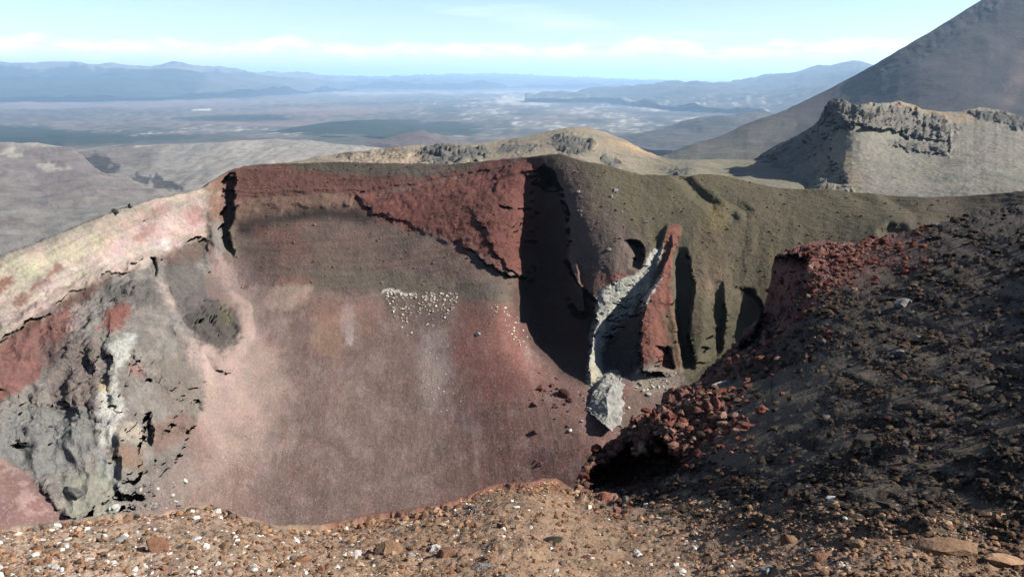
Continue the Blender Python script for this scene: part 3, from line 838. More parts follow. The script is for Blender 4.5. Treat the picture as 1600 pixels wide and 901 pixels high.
# ------ relief
# shaded recess in the red wall and the gully below it
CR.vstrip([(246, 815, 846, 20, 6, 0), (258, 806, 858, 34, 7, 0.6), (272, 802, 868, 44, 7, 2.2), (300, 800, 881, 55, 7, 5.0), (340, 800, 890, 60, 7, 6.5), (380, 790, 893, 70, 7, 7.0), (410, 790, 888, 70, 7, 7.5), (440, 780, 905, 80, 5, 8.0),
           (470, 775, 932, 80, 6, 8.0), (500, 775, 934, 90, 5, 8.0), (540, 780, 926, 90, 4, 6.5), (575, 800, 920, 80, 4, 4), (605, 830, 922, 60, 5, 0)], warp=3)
CR.vstrip([(395, 868, 900, 16, 5, 0), (430, 868, 908, 18, 4, -2.0), (470, 880, 918, 18, 4, -3.2), (486, 888, 918, 16, 4, -3.2), (498, 895, 918, 10, 5, 0)], warp=2)      # lit rib inside it
# white dyke wall, its basin, the red dyke slab and the dark slot
CR.vstrip([(362, 1034, 1052, 10, 4, 0), (385, 1016, 1050, 22, 4, 1.2), (415, 994, 1040, 36, 4, 1.9), (440, 948, 1030, 76, 4, 2.3), (470, 934, 1010, 64, 4, 3.0), (500, 930, 1003, 50, 4, 3.8), (540, 924, 1002, 36, 4, 4.4), (575, 918, 1000, 40, 5, 4), (592, 918, 990, 30, 10, 0)], warp=2)
CR.vstrip([(346, 1040, 1072, 8, 20, 0), (356, 1038, 1070, 6, 26, -1.0), (400, 1026, 1062, 5, 34, -1.2), (440, 1014, 1052, 4, 34, -1.5), (470, 1000, 1050, 4, 44, -1.9), (510, 998, 1056, 4, 50, -2.4), (550, 998, 1062, 5, 56, -2.6), (580, 1000, 1062, 5, 50, -2), (590, 1010, 1060, 5, 40, 0)], warp=2)
CR.vstrip([(385, 1052, 1075, 8, 6, 0), (405, 1050, 1078, 12, 5, 2.0), (440, 1046, 1088, 14, 5, 3.0), (470, 1046, 1084, 14, 5, 3.4), (520, 1054, 1078, 10, 5, 3.4), (565, 1062, 1088, 8, 6, 3), (582, 1064, 1090, 8, 8, 0)], warp=2)
CR.vstrip([(540, 1018, 1052, 8, 6, 0), (552, 1024, 1050, 14, 8, 1.6), (574, 1014, 1056, 18, 8, 1.8), (578, 1012, 1056, 8, 6, 0)], warp=1)                               # hollow at its foot
CR.vstrip([(435, 1104, 1130, 8, 5, 0), (460, 1100, 1132, 22, 6, 1.2), (500, 1096, 1136, 26, 6, 1.7), (545, 1092, 1130, 22, 8, 1.4), (560, 1090, 1124, 12, 6, 0)], warp=3)
CR.vstrip([(446, 1146, 1180, 10, 5, 0), (462, 1142, 1184, 24, 6, 1.4), (490, 1128, 1198, 40, 8, 2.6), (530, 1096, 1204, 50, 8, 2.8), (570, 1080, 1184, 24, 8, 2), (600, 1060, 1150, 20, 8, 0)], warp=3)
# curved hollow in the spur
CR.vstrip([(374, 968, 1000, 12, 6, 0), (384, 970, 1006, 22, 4, 2.6), (400, 982, 1008, 18, 4, 3.2), (416, 980, 1002, 10, 4, 1.6), (422, 984, 1000, 8, 4, 0)], warp=2)
# creases and dents in the olive ridge
for q, a in (([(1058, 276), (1072, 277), (1096, 300), (1120, 318), (1114, 324), (1084, 308)], 2.6), ([(1140, 318), (1152, 316), (1172, 330), (1166, 338), (1150, 328)], 1.5), ([(1138, 334), (1148, 332), (1152, 344), (1144, 348)], 1.6),
             ([(1376, 360), (1392, 350), (1412, 354), (1420, 366), (1380, 370)], 3.5), ([(1380, 308), (1400, 312), (1440, 332), (1430, 340), (1400, 326)], 1.6), ([(1330, 306), (1350, 308), (1362, 316), (1345, 318)], 1.5)):
    CR.Y += (CR.mask(q, 9, 3, 0) * a * 0.6).astype(f4)
# ledges of the far wall: strata stand out above these lines
CR.hstrip([(362, 262, 314, 26, 8, -0.1), (400, 258, 309, 26, 7, -0.4), (450, 258, 306, 26, 5, -0.4), (500, 258, 303, 26, 7, -0.25), (555, 262, 302, 26, 6, -0.5), (600, 262, 296, 20, 5, -0.3), (660, 262, 287, 20, 5, -0.5), (700, 258, 279, 16, 5, -0.3), (760, 252, 266, 10, 4, -0.5), (800, 248, 262, 10, 3, 0)], 4, 3)
CR.hstrip([(362, 300, 334, 20, 16, -0.2), (430, 300, 332, 20, 16, -0.5), (545, 296, 328, 20, 14, -0.6), (556, 296, 314, 12, 8, -0.6), (575, 300, 332, 14, 8, -0.8), (610, 300, 350, 26, 12, -0.8), (660, 296, 366, 30, 14, -0.6), (720, 292, 384, 30, 12, -0.7), (760, 290, 412, 30, 6, -1.4), (800, 290, 430, 30, 5, -1.9), (822, 300, 440, 20, 6, 0)], 6, 9)
# gullied buttresses of the red wall
CR.vstrip([(254, 790, 850, 6, 24, 0), (264, 778, 850, 6, 30, -0.8), (300, 764, 850, 8, 40, -0.4), (330, 740, 850, 9, 40, -0.35), (352, 746, 850, 7, 36, -0.7), (380, 760, 850, 6, 30, -0.7), (408, 784, 845, 6, 24, -0.8), (430, 806, 838, 4, 16, -1.4), (442, 812, 832, 4, 10, 0)], warp=11)
CR.hstrip([(742, 320, 333, 4, 6, 0), (752, 322, 334, 4, 6, 0.4), (775, 320, 330, 4, 6, 0.15), (790, 322, 332, 4, 6, 0.9), (806, 322, 332, 4, 6, 0.3), (822, 324, 334, 4, 6, 1.2), (832, 324, 336, 3, 6, 0)], 4, 3)
# crack and pillar at the left end of the far wall
CR.vstrip([(266, 350, 368, 5, 4, 0), (282, 346, 370, 8, 4, 2.0), (300, 342, 368, 8, 4, 3.2), (316, 348, 370, 8, 4, 3.6), (340, 340, 365, 8, 4, 3.6), (362, 346, 364, 6, 4, 3), (386, 350, 366, 5, 4, 2.4), (402, 358, 366, 4, 3, 0)], warp=6)
CR.vstrip([(300, 318, 342, 14, 3, 0), (330, 318, 344, 14, 8, -0.7), (380, 324, 350, 12, 8, -0.8), (396, 330, 350, 8, 4, 0)], warp=3)
# left spur: broken cliff edge, chute, dark bulge, central outcrop
SPUR = [(-500, 620), (-100, 560), (0, 528), (60, 492), (130, 448), (190, 425), (240, 408), (300, 375), (322, 372), (330, 420), (290, 470), (318, 560), (320, 620), (290, 690), (262, 740), (232, 790), (200, 812), (120, 830), (90, 790), (40, 735), (0, 712), (-500, 640)]
spur = CR.mask(SPUR, 6, 6, 3)
BULGE = [(284, 503), (302, 484), (323, 466), (348, 470), (371, 486), (377, 514), (364, 540), (350, 564), (336, 538), (301, 521)]
CR.Y -= (np.sqrt(CR.mask(BULGE, 22, 3, 0)) * 2.6).astype(f4)
CR.vstrip([(440, 244, 262, 8, 4, 0), (455, 248, 272, 10, 8, 0.7), (480, 262, 285, 10, 8, 0.8), (498, 278, 292, 6, 4, 0)], warp=2)
CR.vstrip([(402, 232, 246, 4, 3, 0), (408, 234, 246, 4, 3, 1.5), (428, 236, 246, 4, 3, 1.5), (434, 238, 246, 4, 3, 0)], warp=2)
CR.vstrip([(480, 150, 175, 14, 4, 0), (520, 146, 172, 14, 6, 0.7), (580, 140, 172, 16, 6, 1.0), (640, 150, 182, 14, 6, 0.7), (670, 150, 178, 10, 4, 0)], warp=5)
CR.vstrip([(640, 222, 240, 6, 3, 0), (655, 222, 238, 6, 4, 1.3), (690, 224, 240, 6, 4, 1.3), (698, 226, 240, 6, 3, 0)], warp=3)
CR.vstrip([(656, 176, 224, 14, 5, 0), (680, 176, 226, 16, 7, -1.3), (735, 178, 222, 14, 7, -1.5), (770, 180, 212, 12, 8, -1.2), (782, 184, 208, 8, 6, 0)], warp=3)
CR.hstrip([(-500, 520, 560, 20, 4, -1.6), (0, 505, 531, 12, 5, -0.9), (60, 470, 500, 12, 6, -0.5), (110, 440, 462, 10, 5, -0.8), (160, 415, 436, 10, 7, -0.4), (215, 400, 414, 8, 5, -0.7), (236, 400, 410, 8, 3, 0)], 7, 8)
CR.Y -= (spur * 2.4 * fbm(px / 52, py / 70, px * 0 + 4, 3, 0.5)).astype(f4)

# ------ colours
CR.C[:] = lin((124, 104, 96))
C_ = CR
FLOOR = [(-500, 720), (0, 706), (40, 732), (95, 795), (120, 840), (210, 815), (262, 742), (292, 690), (322, 620), (318, 560), (285, 525), (300, 540), (345, 540), (378, 515), (372, 480), (335, 400), (328, 376), (345, 395), (380, 450), (420, 445), (470, 440), (560, 462), (600, 456), (715, 458), (760, 470), (800, 470), (830, 545), (880, 590), (925, 608), (990, 600), (1060, 600), (1100, 640), (1000, 900), (-500, 1000)]
floor = C_.mask(FLOOR, 5, 5, 2)
C_.blend(floor, (125, 102, 93))
C_.blend(floor * sm((px - 640) / 160) * 0.75, (120, 82, 73))
C_.blend(floor * sm((470 - px + C_.w1 * 25) / 120) * sm((px - 280) / 30) * sm((760 - py) / 200) * 0.7, (168, 144, 134))
C_.blend(floor * sm((py - 640) / 160) * sm((640 - px) / 240) * 0.5, (128, 106, 98))
blot = fbm(px / 40, py / 48, px * 0 + 3, 7, 0.72)
fan = fbm((px - (px - 620) * (py - 460) / 1400) / 13, py / 150, px * 0 + 12, 4, 0.6)
C_.blend(floor * sm((fan - 0.08) / 0.3) * 0.30, (150, 130, 121))
C_.blend(floor * sm((-fan - 0.08) / 0.3) * 0.28, (104, 82, 75))
C_.blend(floor * sm((blot - 0.02) / 0.2) * 0.35, (158, 138, 130))
C_.blend(floor * sm((-blot - 0.02) / 0.2) * 0.30, (104, 82, 76))
C_.paint([(-500, 730), (0, 712), (45, 738), (92, 795), (100, 850), (-500, 900)], (126, 95, 90), 0.85, 8, 6, 2)
C_.blend(C_.mask([(-500, 730), (0, 715), (45, 745), (90, 800), (-500, 860)], 8, 4, 2) * sm((fbm(px / 30, py / 22, px * 0, 4) - 0.0) / 0.25) * 0.5, (180, 150, 145))
C_.paint([(328, 380), (345, 395), (385, 450), (420, 520), (445, 600), (420, 720), (330, 720), (300, 620), (296, 556), (340, 566), (378, 515), (372, 480), (345, 440)], (166, 142, 132), 0.6, 22, 14, 5)
# far wall
GREY = [(365, 330), (560, 320), (620, 352), (700, 375), (770, 418), (815, 440), (800, 480), (760, 472), (715, 460), (600, 456), (540, 462), (420, 442), (372, 400)]
C_.paint(GREY, (110, 92, 82), 1, 8, 6, 2)
C_.paint([(420, 425), (560, 420), (760, 440), (800, 455), (796, 478), (715, 462), (600, 456), (500, 452)], (106, 98, 84), 0.8, 9, 8, 3)
UPPER = [(350, 275), (370, 260), (440, 252), (600, 250), (800, 240), (800, 262), (640, 290), (560, 305), (480, 306), (365, 320), (352, 330)]
C_.paint(UPPER, (106, 71, 61), 1, 7, 5, 2)
C_.paint([(430, 248), (470, 250), (600, 250), (760, 248), (745, 262), (660, 276), (580, 276), (470, 266)], (88, 84, 74), 0.9, 5, 4, 2)
C_.paint([(365, 310), (470, 304), (556, 300), (570, 320), (560, 330), (440, 334), (366, 348)], (118, 92, 76), 0.9, 5, 4, 2)
C_.paint([(368, 345), (420, 336), (500, 326), (560, 328), (600, 340), (575, 348), (500, 340), (430, 350), (410, 366), (370, 372)], (46, 42, 40), 0.92, 10, 5, 2)
C_.paint([(400, 360), (470, 352), (480, 400), (450, 410), (430, 388)], (136, 92, 80), 0.5, 16, 10, 3)
RED = [(552, 306), (640, 292), (760, 266), (800, 252), (822, 246), (842, 252), (846, 300), (846, 360), (832, 430), (820, 440), (800, 430), (740, 395), (670, 366), (600, 346), (570, 328)]
C_.paint([(830, 252), (858, 256), (884, 310), (890, 400), (905, 450), (930, 490), (920, 560), (850, 540), (815, 450), (830, 380)], (86, 64, 57), 0.95, 9, 4, 2)  # recess painted darker than the red wall to deepen its shade
C_.paint(RED, (110, 67, 58), 1, 10, 9, 4)
C_.blend(C_.mask(RED, 4, 4, 2) * sm(C_.w2) * 0.35, (104, 58, 50))
C_.paint([(826, 420), (850, 470), (900, 500), (925, 540), (920, 600), (870, 590), (828, 545), (800, 500), (796, 460)], (88, 64, 57), 0.8, 8, 6, 2)  # shadowed gully below the recess, its shade also put into the colour
C_.paint([(812, 250), (875, 240), (890, 246), (850, 252)], (94, 84, 68), 0.9, 3, 2, 1)
# strata of the far wall
band_t = py - np.interp(px, [340, 400, 560, 640, 700, 800, 860], [300, 306, 302, 291, 280, 258, 250]) + CR.w1 * 3
strat = perlin(band_t / 6.0, px / 160, px * 0 + 5) + 0.5 * perlin(band_t / 2.5, px / 90, px * 0 + 8)
wallm = np.clip(C_.mask(UPPER, 8, 4, 2) + C_.mask(RED, 12, 4, 2) * 0.6 + C_.mask(GREY, 14, 4, 2) * 0.45, 0, 1)
C_.blend(wallm * sm((strat - 0.05) / 0.4) * 0.55, (84, 60, 52))
C_.blend(wallm * sm((-strat - 0.15) / 0.4) * 0.35, (136, 98, 84))
CR.Y += (wallm * strat * 0.22).astype(f4)
# pale altered patches at the head of the scree
C_.paint([(420, 452), (450, 440), (490, 448), (480, 470), (440, 488), (418, 480)], (172, 146, 130), 0.75, 6, 6, 4)
C_.paint([(420, 430), (470, 428), (500, 440), (440, 446)], (134, 92, 80), 0.6, 6, 5, 3)
C_.paint([(490, 490), (520, 478), (550, 492), (545, 530), (520, 556), (490, 540)], (150, 118, 88), 0.6, 10, 9, 5)
C_.paint([(530, 480), (550, 478), (556, 500), (548, 540), (536, 520)], (180, 164, 160), 0.7, 5, 5, 4)
C_.paint([(470, 465), (600, 470), (590, 520), (500, 510)], (134, 98, 86), 0.5, 14, 10, 4)
C_.paint([(596, 458), (630, 452), (716, 458), (710, 480), (690, 520), (672, 540), (660, 520), (620, 500), (600, 480)], (104, 86, 80), 0.75, 6, 5, 3)
C_.paint([(655, 520), (690, 515), (705, 580), (690, 640), (668, 640), (655, 580)], (158, 142, 134), 0.6, 12, 10, 5)
C_.blend(np.exp(-((py - (456 + 4 * np.sin(px / 9.0) + C_.w2 * 2)) / 2.2) ** 2) * sm((px - 594) / 6) * sm((660 - px) / 30), (206, 198, 186))
C_.paint([(715, 480), (790, 480), (820, 540), (840, 600), (760, 640), (712, 560)], (128, 78, 68), 0.6, 16, 12, 4)
# spur and olive ridge
SPURR = [(888, 246), (910, 248), (970, 262), (1062, 272), (1130, 268), (1215, 290), (1400, 300), (1900, 260), (1900, 480), (1220, 500), (1190, 560), (1080, 600), (1000, 560), (935, 470), (900, 440), (890, 400), (884, 320), (868, 280), (850, 252)]
C_.paint(SPURR, (98, 90, 69), 1, 4, 2, 1)
olive = C_.mask(SPURR, 4, 2, 1)
C_.blend(olive * sm((1010 - px + C_.w1 * 30 + (py - 330) * 0.9) / 110) * sm((1060 - px) / 60) * 0.9, (108, 92, 84))
C_.blend(olive * sm((px - 1060) / 60) * sm((1170 - px) / 90) * sm((py - 330) / 60) * sm((500 - py) / 60) * 0.6, (132, 108, 86))
C_.blend(olive * sm((py - 440) / 60) * sm((px - 1060) / 20) * 0.7, (88, 80, 60))
C_.blend(olive * sm((px - 1380) / 80) * 0.6, (98, 84, 72))
C_.paint([(1110, 315), (1140, 322), (1130, 360), (1100, 362)], (128, 108, 60), 0.5, 10, 8, 3)
C_.paint([(890, 395), (960, 430), (980, 435), (940, 460), (905, 445)], (124, 92, 84), 0.6, 10, 8, 3)
C_.paint([(930, 435), (960, 428), (985, 425), (975, 440), (945, 452)], (140, 86, 72), 0.6, 5, 4, 3)
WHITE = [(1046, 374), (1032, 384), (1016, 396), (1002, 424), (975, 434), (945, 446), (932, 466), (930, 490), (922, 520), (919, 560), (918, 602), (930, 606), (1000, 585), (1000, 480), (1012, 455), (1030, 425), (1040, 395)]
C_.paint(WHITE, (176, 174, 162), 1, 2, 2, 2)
C_.paint([(1044, 378), (1034, 398), (1022, 418), (1014, 452), (996, 474), (982, 498), (964, 520), (952, 522), (940, 550), (940, 575), (948, 600), (1000, 585), (1000, 480), (1012, 455), (1030, 425), (1040, 395)], (88, 74, 64), 0.9, 4, 4, 2)  # shaded part of the basin painted dark to deepen the slab's shadow
C_.paint([(918, 570), (940, 560), (945, 600), (920, 606)], (176, 166, 140), 0.8, 4, 3, 2)
REDD = [(1042, 360), (1050, 350), (1064, 350), (1066, 362), (1058, 385), (1050, 420), (1046, 450), (1052, 490), (1060, 520), (1064, 578), (1040, 574), (1020, 560), (1004, 574), (999, 540), (1000, 478), (1012, 458), (1030, 430), (1036, 395)]
C_.paint(REDD, (128, 82, 68), 1, 2, 2, 1)
C_.paint([(1000, 480), (1012, 458), (1030, 432), (1034, 436), (1018, 462), (1004, 486)], (190, 180, 168), 0.9, 1.5, 1, 1)
C_.paint([(1036, 490), (1048, 480), (1060, 530), (1064, 575), (1054, 572), (1046, 540)], (98, 86, 62), 0.8, 5, 3, 2)
C_.paint([(990, 575), (1062, 574), (1068, 592), (1050, 614), (1020, 620), (985, 605)], (140, 126, 110), 0.9, 5, 5, 4)
C_.paint([(985, 605), (1020, 618), (1050, 612), (1070, 640), (960, 680), (975, 640)], (112, 92, 80), 0.9, 5, 4, 2)
# left rim and spur
RIM = [(-500, 540), (-200, 460), (0, 395), (100, 355), (200, 315), (300, 295), (330, 280), (345, 300), (330, 372), (300, 378), (240, 412), (150, 440), (60, 492), (0, 530), (-500, 640)]
C_.paint(RIM, (166, 150, 136), 1, 8, 10, 5)
rim = C_.mask(RIM, 4, 4, 2)
C_.blend(rim * sm((14 - (py - crest0(px)) + C_.w1 * 5) / 12) * sm((250 - px) / 60), (138, 132, 120))
C_.paint([(-100, 440), (60, 395), (150, 365), (190, 370), (120, 410), (20, 445), (-100, 480)], (178, 170, 142), 0.8, 14, 12, 4)
C_.paint([(170, 370), (230, 345), (310, 330), (325, 350), (290, 372), (230, 385), (180, 400)], (190, 162, 154), 0.8, 14, 10, 4)
for q in ([(205, 372), (240, 350), (246, 362), (220, 378)], [(195, 392), (216, 390), (212, 400), (198, 400)], [(225, 330), (262, 318), (256, 336), (235, 342)], [(280, 335), (318, 322), (322, 345), (300, 350)]):
    C_.paint(q, (156, 104, 96), 0.6, 6, 6, 4)
C_.paint([(236, 385), (262, 368), (266, 388), (244, 398)], (206, 198, 190), 0.8, 5, 5, 3)
C_.paint([(110, 405), (215, 390), (235, 408), (150, 432), (90, 452), (60, 470), (70, 440)], (188, 170, 156), 0.8, 8, 8, 4)
for q in ([(0, 432), (24, 428), (20, 445), (-20, 468), (-60, 470)], [(20, 470), (60, 440), (88, 412), (102, 416), (92, 428), (56, 452), (30, 482)]):
    C_.paint(q, (128, 82, 66), 0.85, 5, 6, 4)
C_.blend(rim * sm((fbm((px + py * 1.5) / 50, (py + px * 0.45) / 11, px * 0, 4) - 0.05) / 0.15) * 0.32, (138, 116, 104))
C_.paint([(318, 290), (350, 272), (352, 320), (345, 360), (325, 345)], (128, 92, 76), 0.8, 5, 5, 3)
C_.paint([(325, 352), (342, 345), (352, 392), (340, 396), (326, 378)], (126, 126, 120), 0.6, 6, 5, 3)
C_.paint([(350, 355), (364, 352), (368, 395), (356, 402)], (112, 106, 76), 0.8, 4, 4, 3)
cliff = spur * (1 - C_.mask(RIM, 3, 4, 2) * 0.9)
C_.blend(cliff, (140, 132, 124))
C_.blend(cliff * sm((fbm(px / 30, py / 34, px * 0 + 7, 4) - 0.0) / 0.2) * 0.45, (112, 106, 100))
for q, c, a in (([(-500, 640), (-60, 560), (0, 534), (60, 502), (100, 480), (125, 490), (105, 530), (60, 590), (0, 630), (-500, 700)], (134, 88, 79), 0.9),
                ([(60, 495), (130, 450), (175, 432), (150, 455), (100, 485), (40, 515), (0, 532)], (104, 72, 60), 0.85),
                ([(170, 485), (195, 466), (206, 482), (196, 510), (170, 520), (150, 512)], (140, 78, 64), 0.8), ([(250, 400), (320, 372), (326, 400), (300, 412), (262, 420)], (106, 84, 72), 0.8),
                ([(120, 470), (138, 478), (118, 520), (100, 540), (108, 500)], (166, 146, 138), 0.7), ([(60, 540), (110, 520), (160, 540), (150, 640), (80, 640)], (122, 106, 98), 0.7),
                ([(160, 440), (240, 440), (260, 480), (200, 475), (160, 470)], (88, 86, 82), 0.6), ([(0, 640), (140, 640), (150, 700), (110, 740), (60, 740), (0, 710)], (130, 130, 126), 0.8),
                ([(172, 540), (200, 520), (215, 520), (196, 560), (178, 590)], (190, 190, 180), 0.85), ([(160, 600), (180, 596), (196, 640), (176, 690), (158, 700), (150, 660)], (196, 194, 184), 0.85),
                ([(158, 590), (168, 590), (170, 610), (158, 612)], (186, 160, 100), 0.8), ([(178, 660), (222, 660), (226, 700), (200, 690), (176, 690)], (180, 168, 150), 0.8),
                ([(180, 690), (226, 700), (222, 735), (200, 730), (178, 715)], (146, 112, 84), 0.6), ([(150, 700), (180, 730), (205, 775), (160, 760)], (150, 154, 148), 0.7),
                ([(95, 740), (170, 740), (190, 800), (150, 830), (110, 820)], (152, 150, 134), 0.75), ([(240, 660), (290, 640), (310, 670), (260, 705), (240, 705)], (128, 92, 80), 0.6),
                ([(240, 560), (315, 560), (318, 640), (260, 640)], (128, 116, 104), 0.6), ([(246, 440), (262, 446), (290, 495), (284, 500), (258, 470)], (186, 164, 154), 0.85), ([(205, 570), (225, 570), (222, 585), (200, 584)], (150, 100, 88), 0.7)):
    C_.paint(q, c, a, 6, 7, 4)
C_.paint([(256, 416), (300, 406), (324, 430), (323, 466), (284, 503), (262, 450)], (98, 93, 90), 0.8, 6, 5, 3)
C_.paint(BULGE, (80, 76, 71), 0.9, 6, 10, 5)
C_.paint([(345, 475), (366, 488), (360, 505), (345, 498)], (112, 104, 70), 0.5, 6, 5, 3)
C_.paint([(286, 524), (320, 540), (350, 560), (330, 600), (300, 570)], (184, 158, 150), 0.7, 8, 5, 2)
C_.paint([(230, 740), (290, 690), (330, 760), (240, 800), (200, 800)], (128, 116, 110), 0.6, 12, 8, 5)

mott = fbm(px / 14, py / 11, px * 0 + 19, 5, 0.65)
C_.blend(rim * sm((mott - 0.06) / 0.25) * 0.25, (190, 176, 162))
C_.blend(rim * sm((-mott - 0.06) / 0.25) * 0.3, (128, 110, 98))
# ------ fine relief
bulge = CR.mask(BULGE, 8, 4, 2)
CR.solid()
m_front = CR.P.shape[0]
CR.back([0.4, 1.2, 3, 6, 12, 24, 45, 80], 0.62)
ext = lambda a: np.concatenate([a, np.repeat(a[-1:], 8, 0)], 0)
red = ext(np.maximum(CR.mask(RED, 6, 4, 2)[:m_front], CR.mask(UPPER, 6, 4, 2)[:m_front] * 0.7))
spur, floor, rim, olive = ext(spur), ext(floor), ext(rim), ext(olive)
dyke = ext(np.maximum(CR.mask(WHITE, 3, 2, 1)[:m_front], CR.mask(REDD, 3, 2, 1)[:m_front] * 0.6))
X, Yw, Z = CR.P[..., 0], CR.P[..., 1], CR.P[..., 2]
rough = 1 - floor
amp = 0.05 * fbm(X / 0.9, Yw / 0.9, Z / 0.9, 3) + 0.25 * fbm(X / 9, Yw / 9, Z / 9, 3)
amp = amp + (rough * (1 - spur) * 0.30) * fbm(X / 5, Yw / 5, Z / 5, 4, 0.55)
amp = amp + floor * 0.045 * ext(fan) * sm((CR.PX - 330) / 80)
amp = amp + red * 0.55 * fbm(X / 4.5, Yw / 4.5, Z / 4.5, 3, 0.55) * sm((CR.PX - 640) / 80) * sm((850 - CR.PX) / 12)
amp = amp + red * (0.16 * fbm(X / 2.4, Yw / 2.4, Z / 3, 4, 0.6) + 0.12 * fbm(X / 0.9, Yw / 0.9, Z / 0.9, 3, 0.6))
amp = amp + spur * (1 - 0.7 * rim) * (0.3 * fbm(X / 3.6, Yw / 3.6, Z / 3.6, 4, 0.55))
amp = amp + rim * (0.50 * fbm(X / 3.4, Yw / 3.4, Z / 3.4, 5, 0.62) + 0.12 * fbm(X / 0.7, Yw / 0.7, Z / 0.7, 3, 0.6))
amp = amp + dyke * 0.14 * fbm(X / 1.8, Yw / 1.8, Z / 1.8, 4, 0.6)
patchy = sm((fbm(X / 9, Yw / 9, Z / 9, 3) + 0.22) / 0.3)
sp = spur * (1 - rim) * patchy * (1 - 0.75 * sm((CR.PX - 205) / 60))
amp = amp + facet_field(CR, sp, 5.0, 0.65, 1) + facet_field(CR, sp, 1.9, 0.42, 2) + facet_field(CR, sp, 0.8, 0.22, 3)
amp = amp + facet_field(CR, red * sm((846 - CR.PX) / 10) * sm((CR.PY - 262) / 8), 0.8, 0.13, 4)
amp = amp + facet_field(CR, dyke, 1.1, 0.35, 5)
amp = amp + facet_field(CR, ext(bulge), 2.6, 0.9, 6) + facet_field(CR, ext(bulge), 0.9, 0.3, 9)
gul = olive * sm((CR.PY - 320) / 60) * (1 - dyke)
amp = amp + gul * 0.20 * perlin(CR.PX / 17 + CR.w1 * .3, CR.PY / 110, CR.PX * 0 + 3) + olive * 0.10 * fbm(X / 0.8, Yw / 0.8, Z / 0.8, 3, 0.6)
CR.displace(amp.astype(f4))

avg = lambda a: 0.25 * (a[:-1, :-1] + a[1:, :-1] + a[:-1, 1:] + a[1:, 1:])
fm = lambda a: avg(a) > 0.5
front = np.zeros((CR.P.shape[0] - 1, CR.P.shape[1] - 1), bool); front[:m_front - 1] = True
wh = ext(CR.mask(WHITE, 2, 2, 2)[:m_front]); rd = ext(CR.mask(REDD, 2, 2, 1)[:m_front]); rw = ext(CR.mask(RED, 4, 4, 2)[:m_front])
layer_objects(CR, [
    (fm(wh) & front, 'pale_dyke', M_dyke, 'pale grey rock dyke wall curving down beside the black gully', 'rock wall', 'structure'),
    (fm(rd) & front, 'red_dyke', M_dyke, 'narrow rust red rock slab standing right of the pale dyke wall', 'rock slab', 'structure'),
    (fm(spur * (1 - rim)) & front, 'cliff_spur', M_cliff, 'broken grey and red cliff spur at the left of the crater', 'cliff', 'structure'),
    (fm(rim) & front, 'crater_rim', M_pale, 'pale pink and cream crater rim running down to the left', 'rim', 'structure'),
    (fm(olive) & front, 'olive_ridge', M_wall, 'olive brown ash ridge on the far right of the crater', 'ridge', 'structure'),
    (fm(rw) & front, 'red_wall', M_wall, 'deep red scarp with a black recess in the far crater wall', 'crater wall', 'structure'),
    (fm(floor) & front, 'crater_floor', M_scree, 'smooth mauve brown scree filling the crater bowl', 'scree', 'structure'),
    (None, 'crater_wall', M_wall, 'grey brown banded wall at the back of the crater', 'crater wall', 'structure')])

# ------------------------------------------------------------------ stones
def rock_points(sub, seed, flat_=0.75, cuts=9, elong=1.3, rough_=0.0):
    r = np.random.default_rng(seed)
    bm = bmesh.new()
    bmesh.ops.create_icosphere(bm, subdivisions=sub, radius=1.0)
    v = np.array([q.co[:] for q in bm.verts])
    f = np.array([[q.index for q in p.verts] for p in bm.faces])
    bm.free()
    for _ in range(cuts):
        n = r.normal(size=3); n /= np.linalg.norm(n)
        d = r.uniform(0.45, 0.8)
        over = np.maximum(v @ n - d, 0)
        v -= over[:, None] * n
    v += r.normal(size=v.shape) * 0.05
    if rough_:
        v *= 1 + rough_ * fbm(v[:, 0] * 1.6 + seed, v[:, 1] * 1.6, v[:, 2] * 1.6, 3, 0.6, 'b')[:, None]
    v *= np.array([r.uniform(0.9, elong), r.uniform(0.8, 1.05), flat_ * r.uniform(0.75, 1.1)])
    v /= np.abs(v).max(0).max()
    return v, f


S = {
    'white': stone_mat('chalky_stone', (235, 230, 224), (190, 176, 164)),
    'tan': stone_mat('tan_stone', (172, 138, 108), (142, 110, 84)),
    'rust': stone_mat('rust_stone', (144, 106, 82), (114, 80, 60)),
    'grey': stone_mat('grey_stone', (150, 147, 142), (96, 93, 92)),
    'dark': stone_mat('dark_scoria', (74, 66, 58), (46, 40, 36)),
    'red': stone_mat('red_scoria', (116, 76, 66), (86, 52, 46), 3.0, 0.8, 0.15),
    'pale': stone_mat('pale_rock', (206, 204, 196), (150, 146, 138), 3.0, 0.7, 0.15),
    'sulphur': stone_mat('sulphur_stone', (238, 234, 206), (206, 200, 176), 3.0, 0.5, 0.1),
}
PROTO = {}
for kind in S:
    PROTO[kind] = []
    for k in range(7):
        v, fcs = rock_points(2, hash(kind) % 1 + 31 * k + 7 * list(S).index(kind), 0.72 if kind != 'white' else 0.6, 8, 1.5)
        PROTO[kind].append(raw_mesh('stone', v * 0.5, fcs, S[kind], None, False))


def put(L, kind, px_, py_, size_px, name, label, cat, group=None, squash=(1, 1, 1), sink=0.22, k=None, rz=None):
    p = L.at(px_, py_)
    size = size_px * float(np.linalg.norm(p)) / F
    me = PROTO[kind][random.randrange(7) if k is None else k]
    o = link(name, me, label, cat, None, group)
    o.scale = (size * squash[0], size * squash[1], size * squash[2])
    o.rotation_euler = (random.uniform(-.35, .35), random.uniform(-.35, .35), random.uniform(0, 6.28) if rz is None else rz)
    o.location = (float(p[0]), float(p[1]), float(p[2]) + size * (0.5 * 0.6 * squash[2] - sink * squash[2]))
    return o


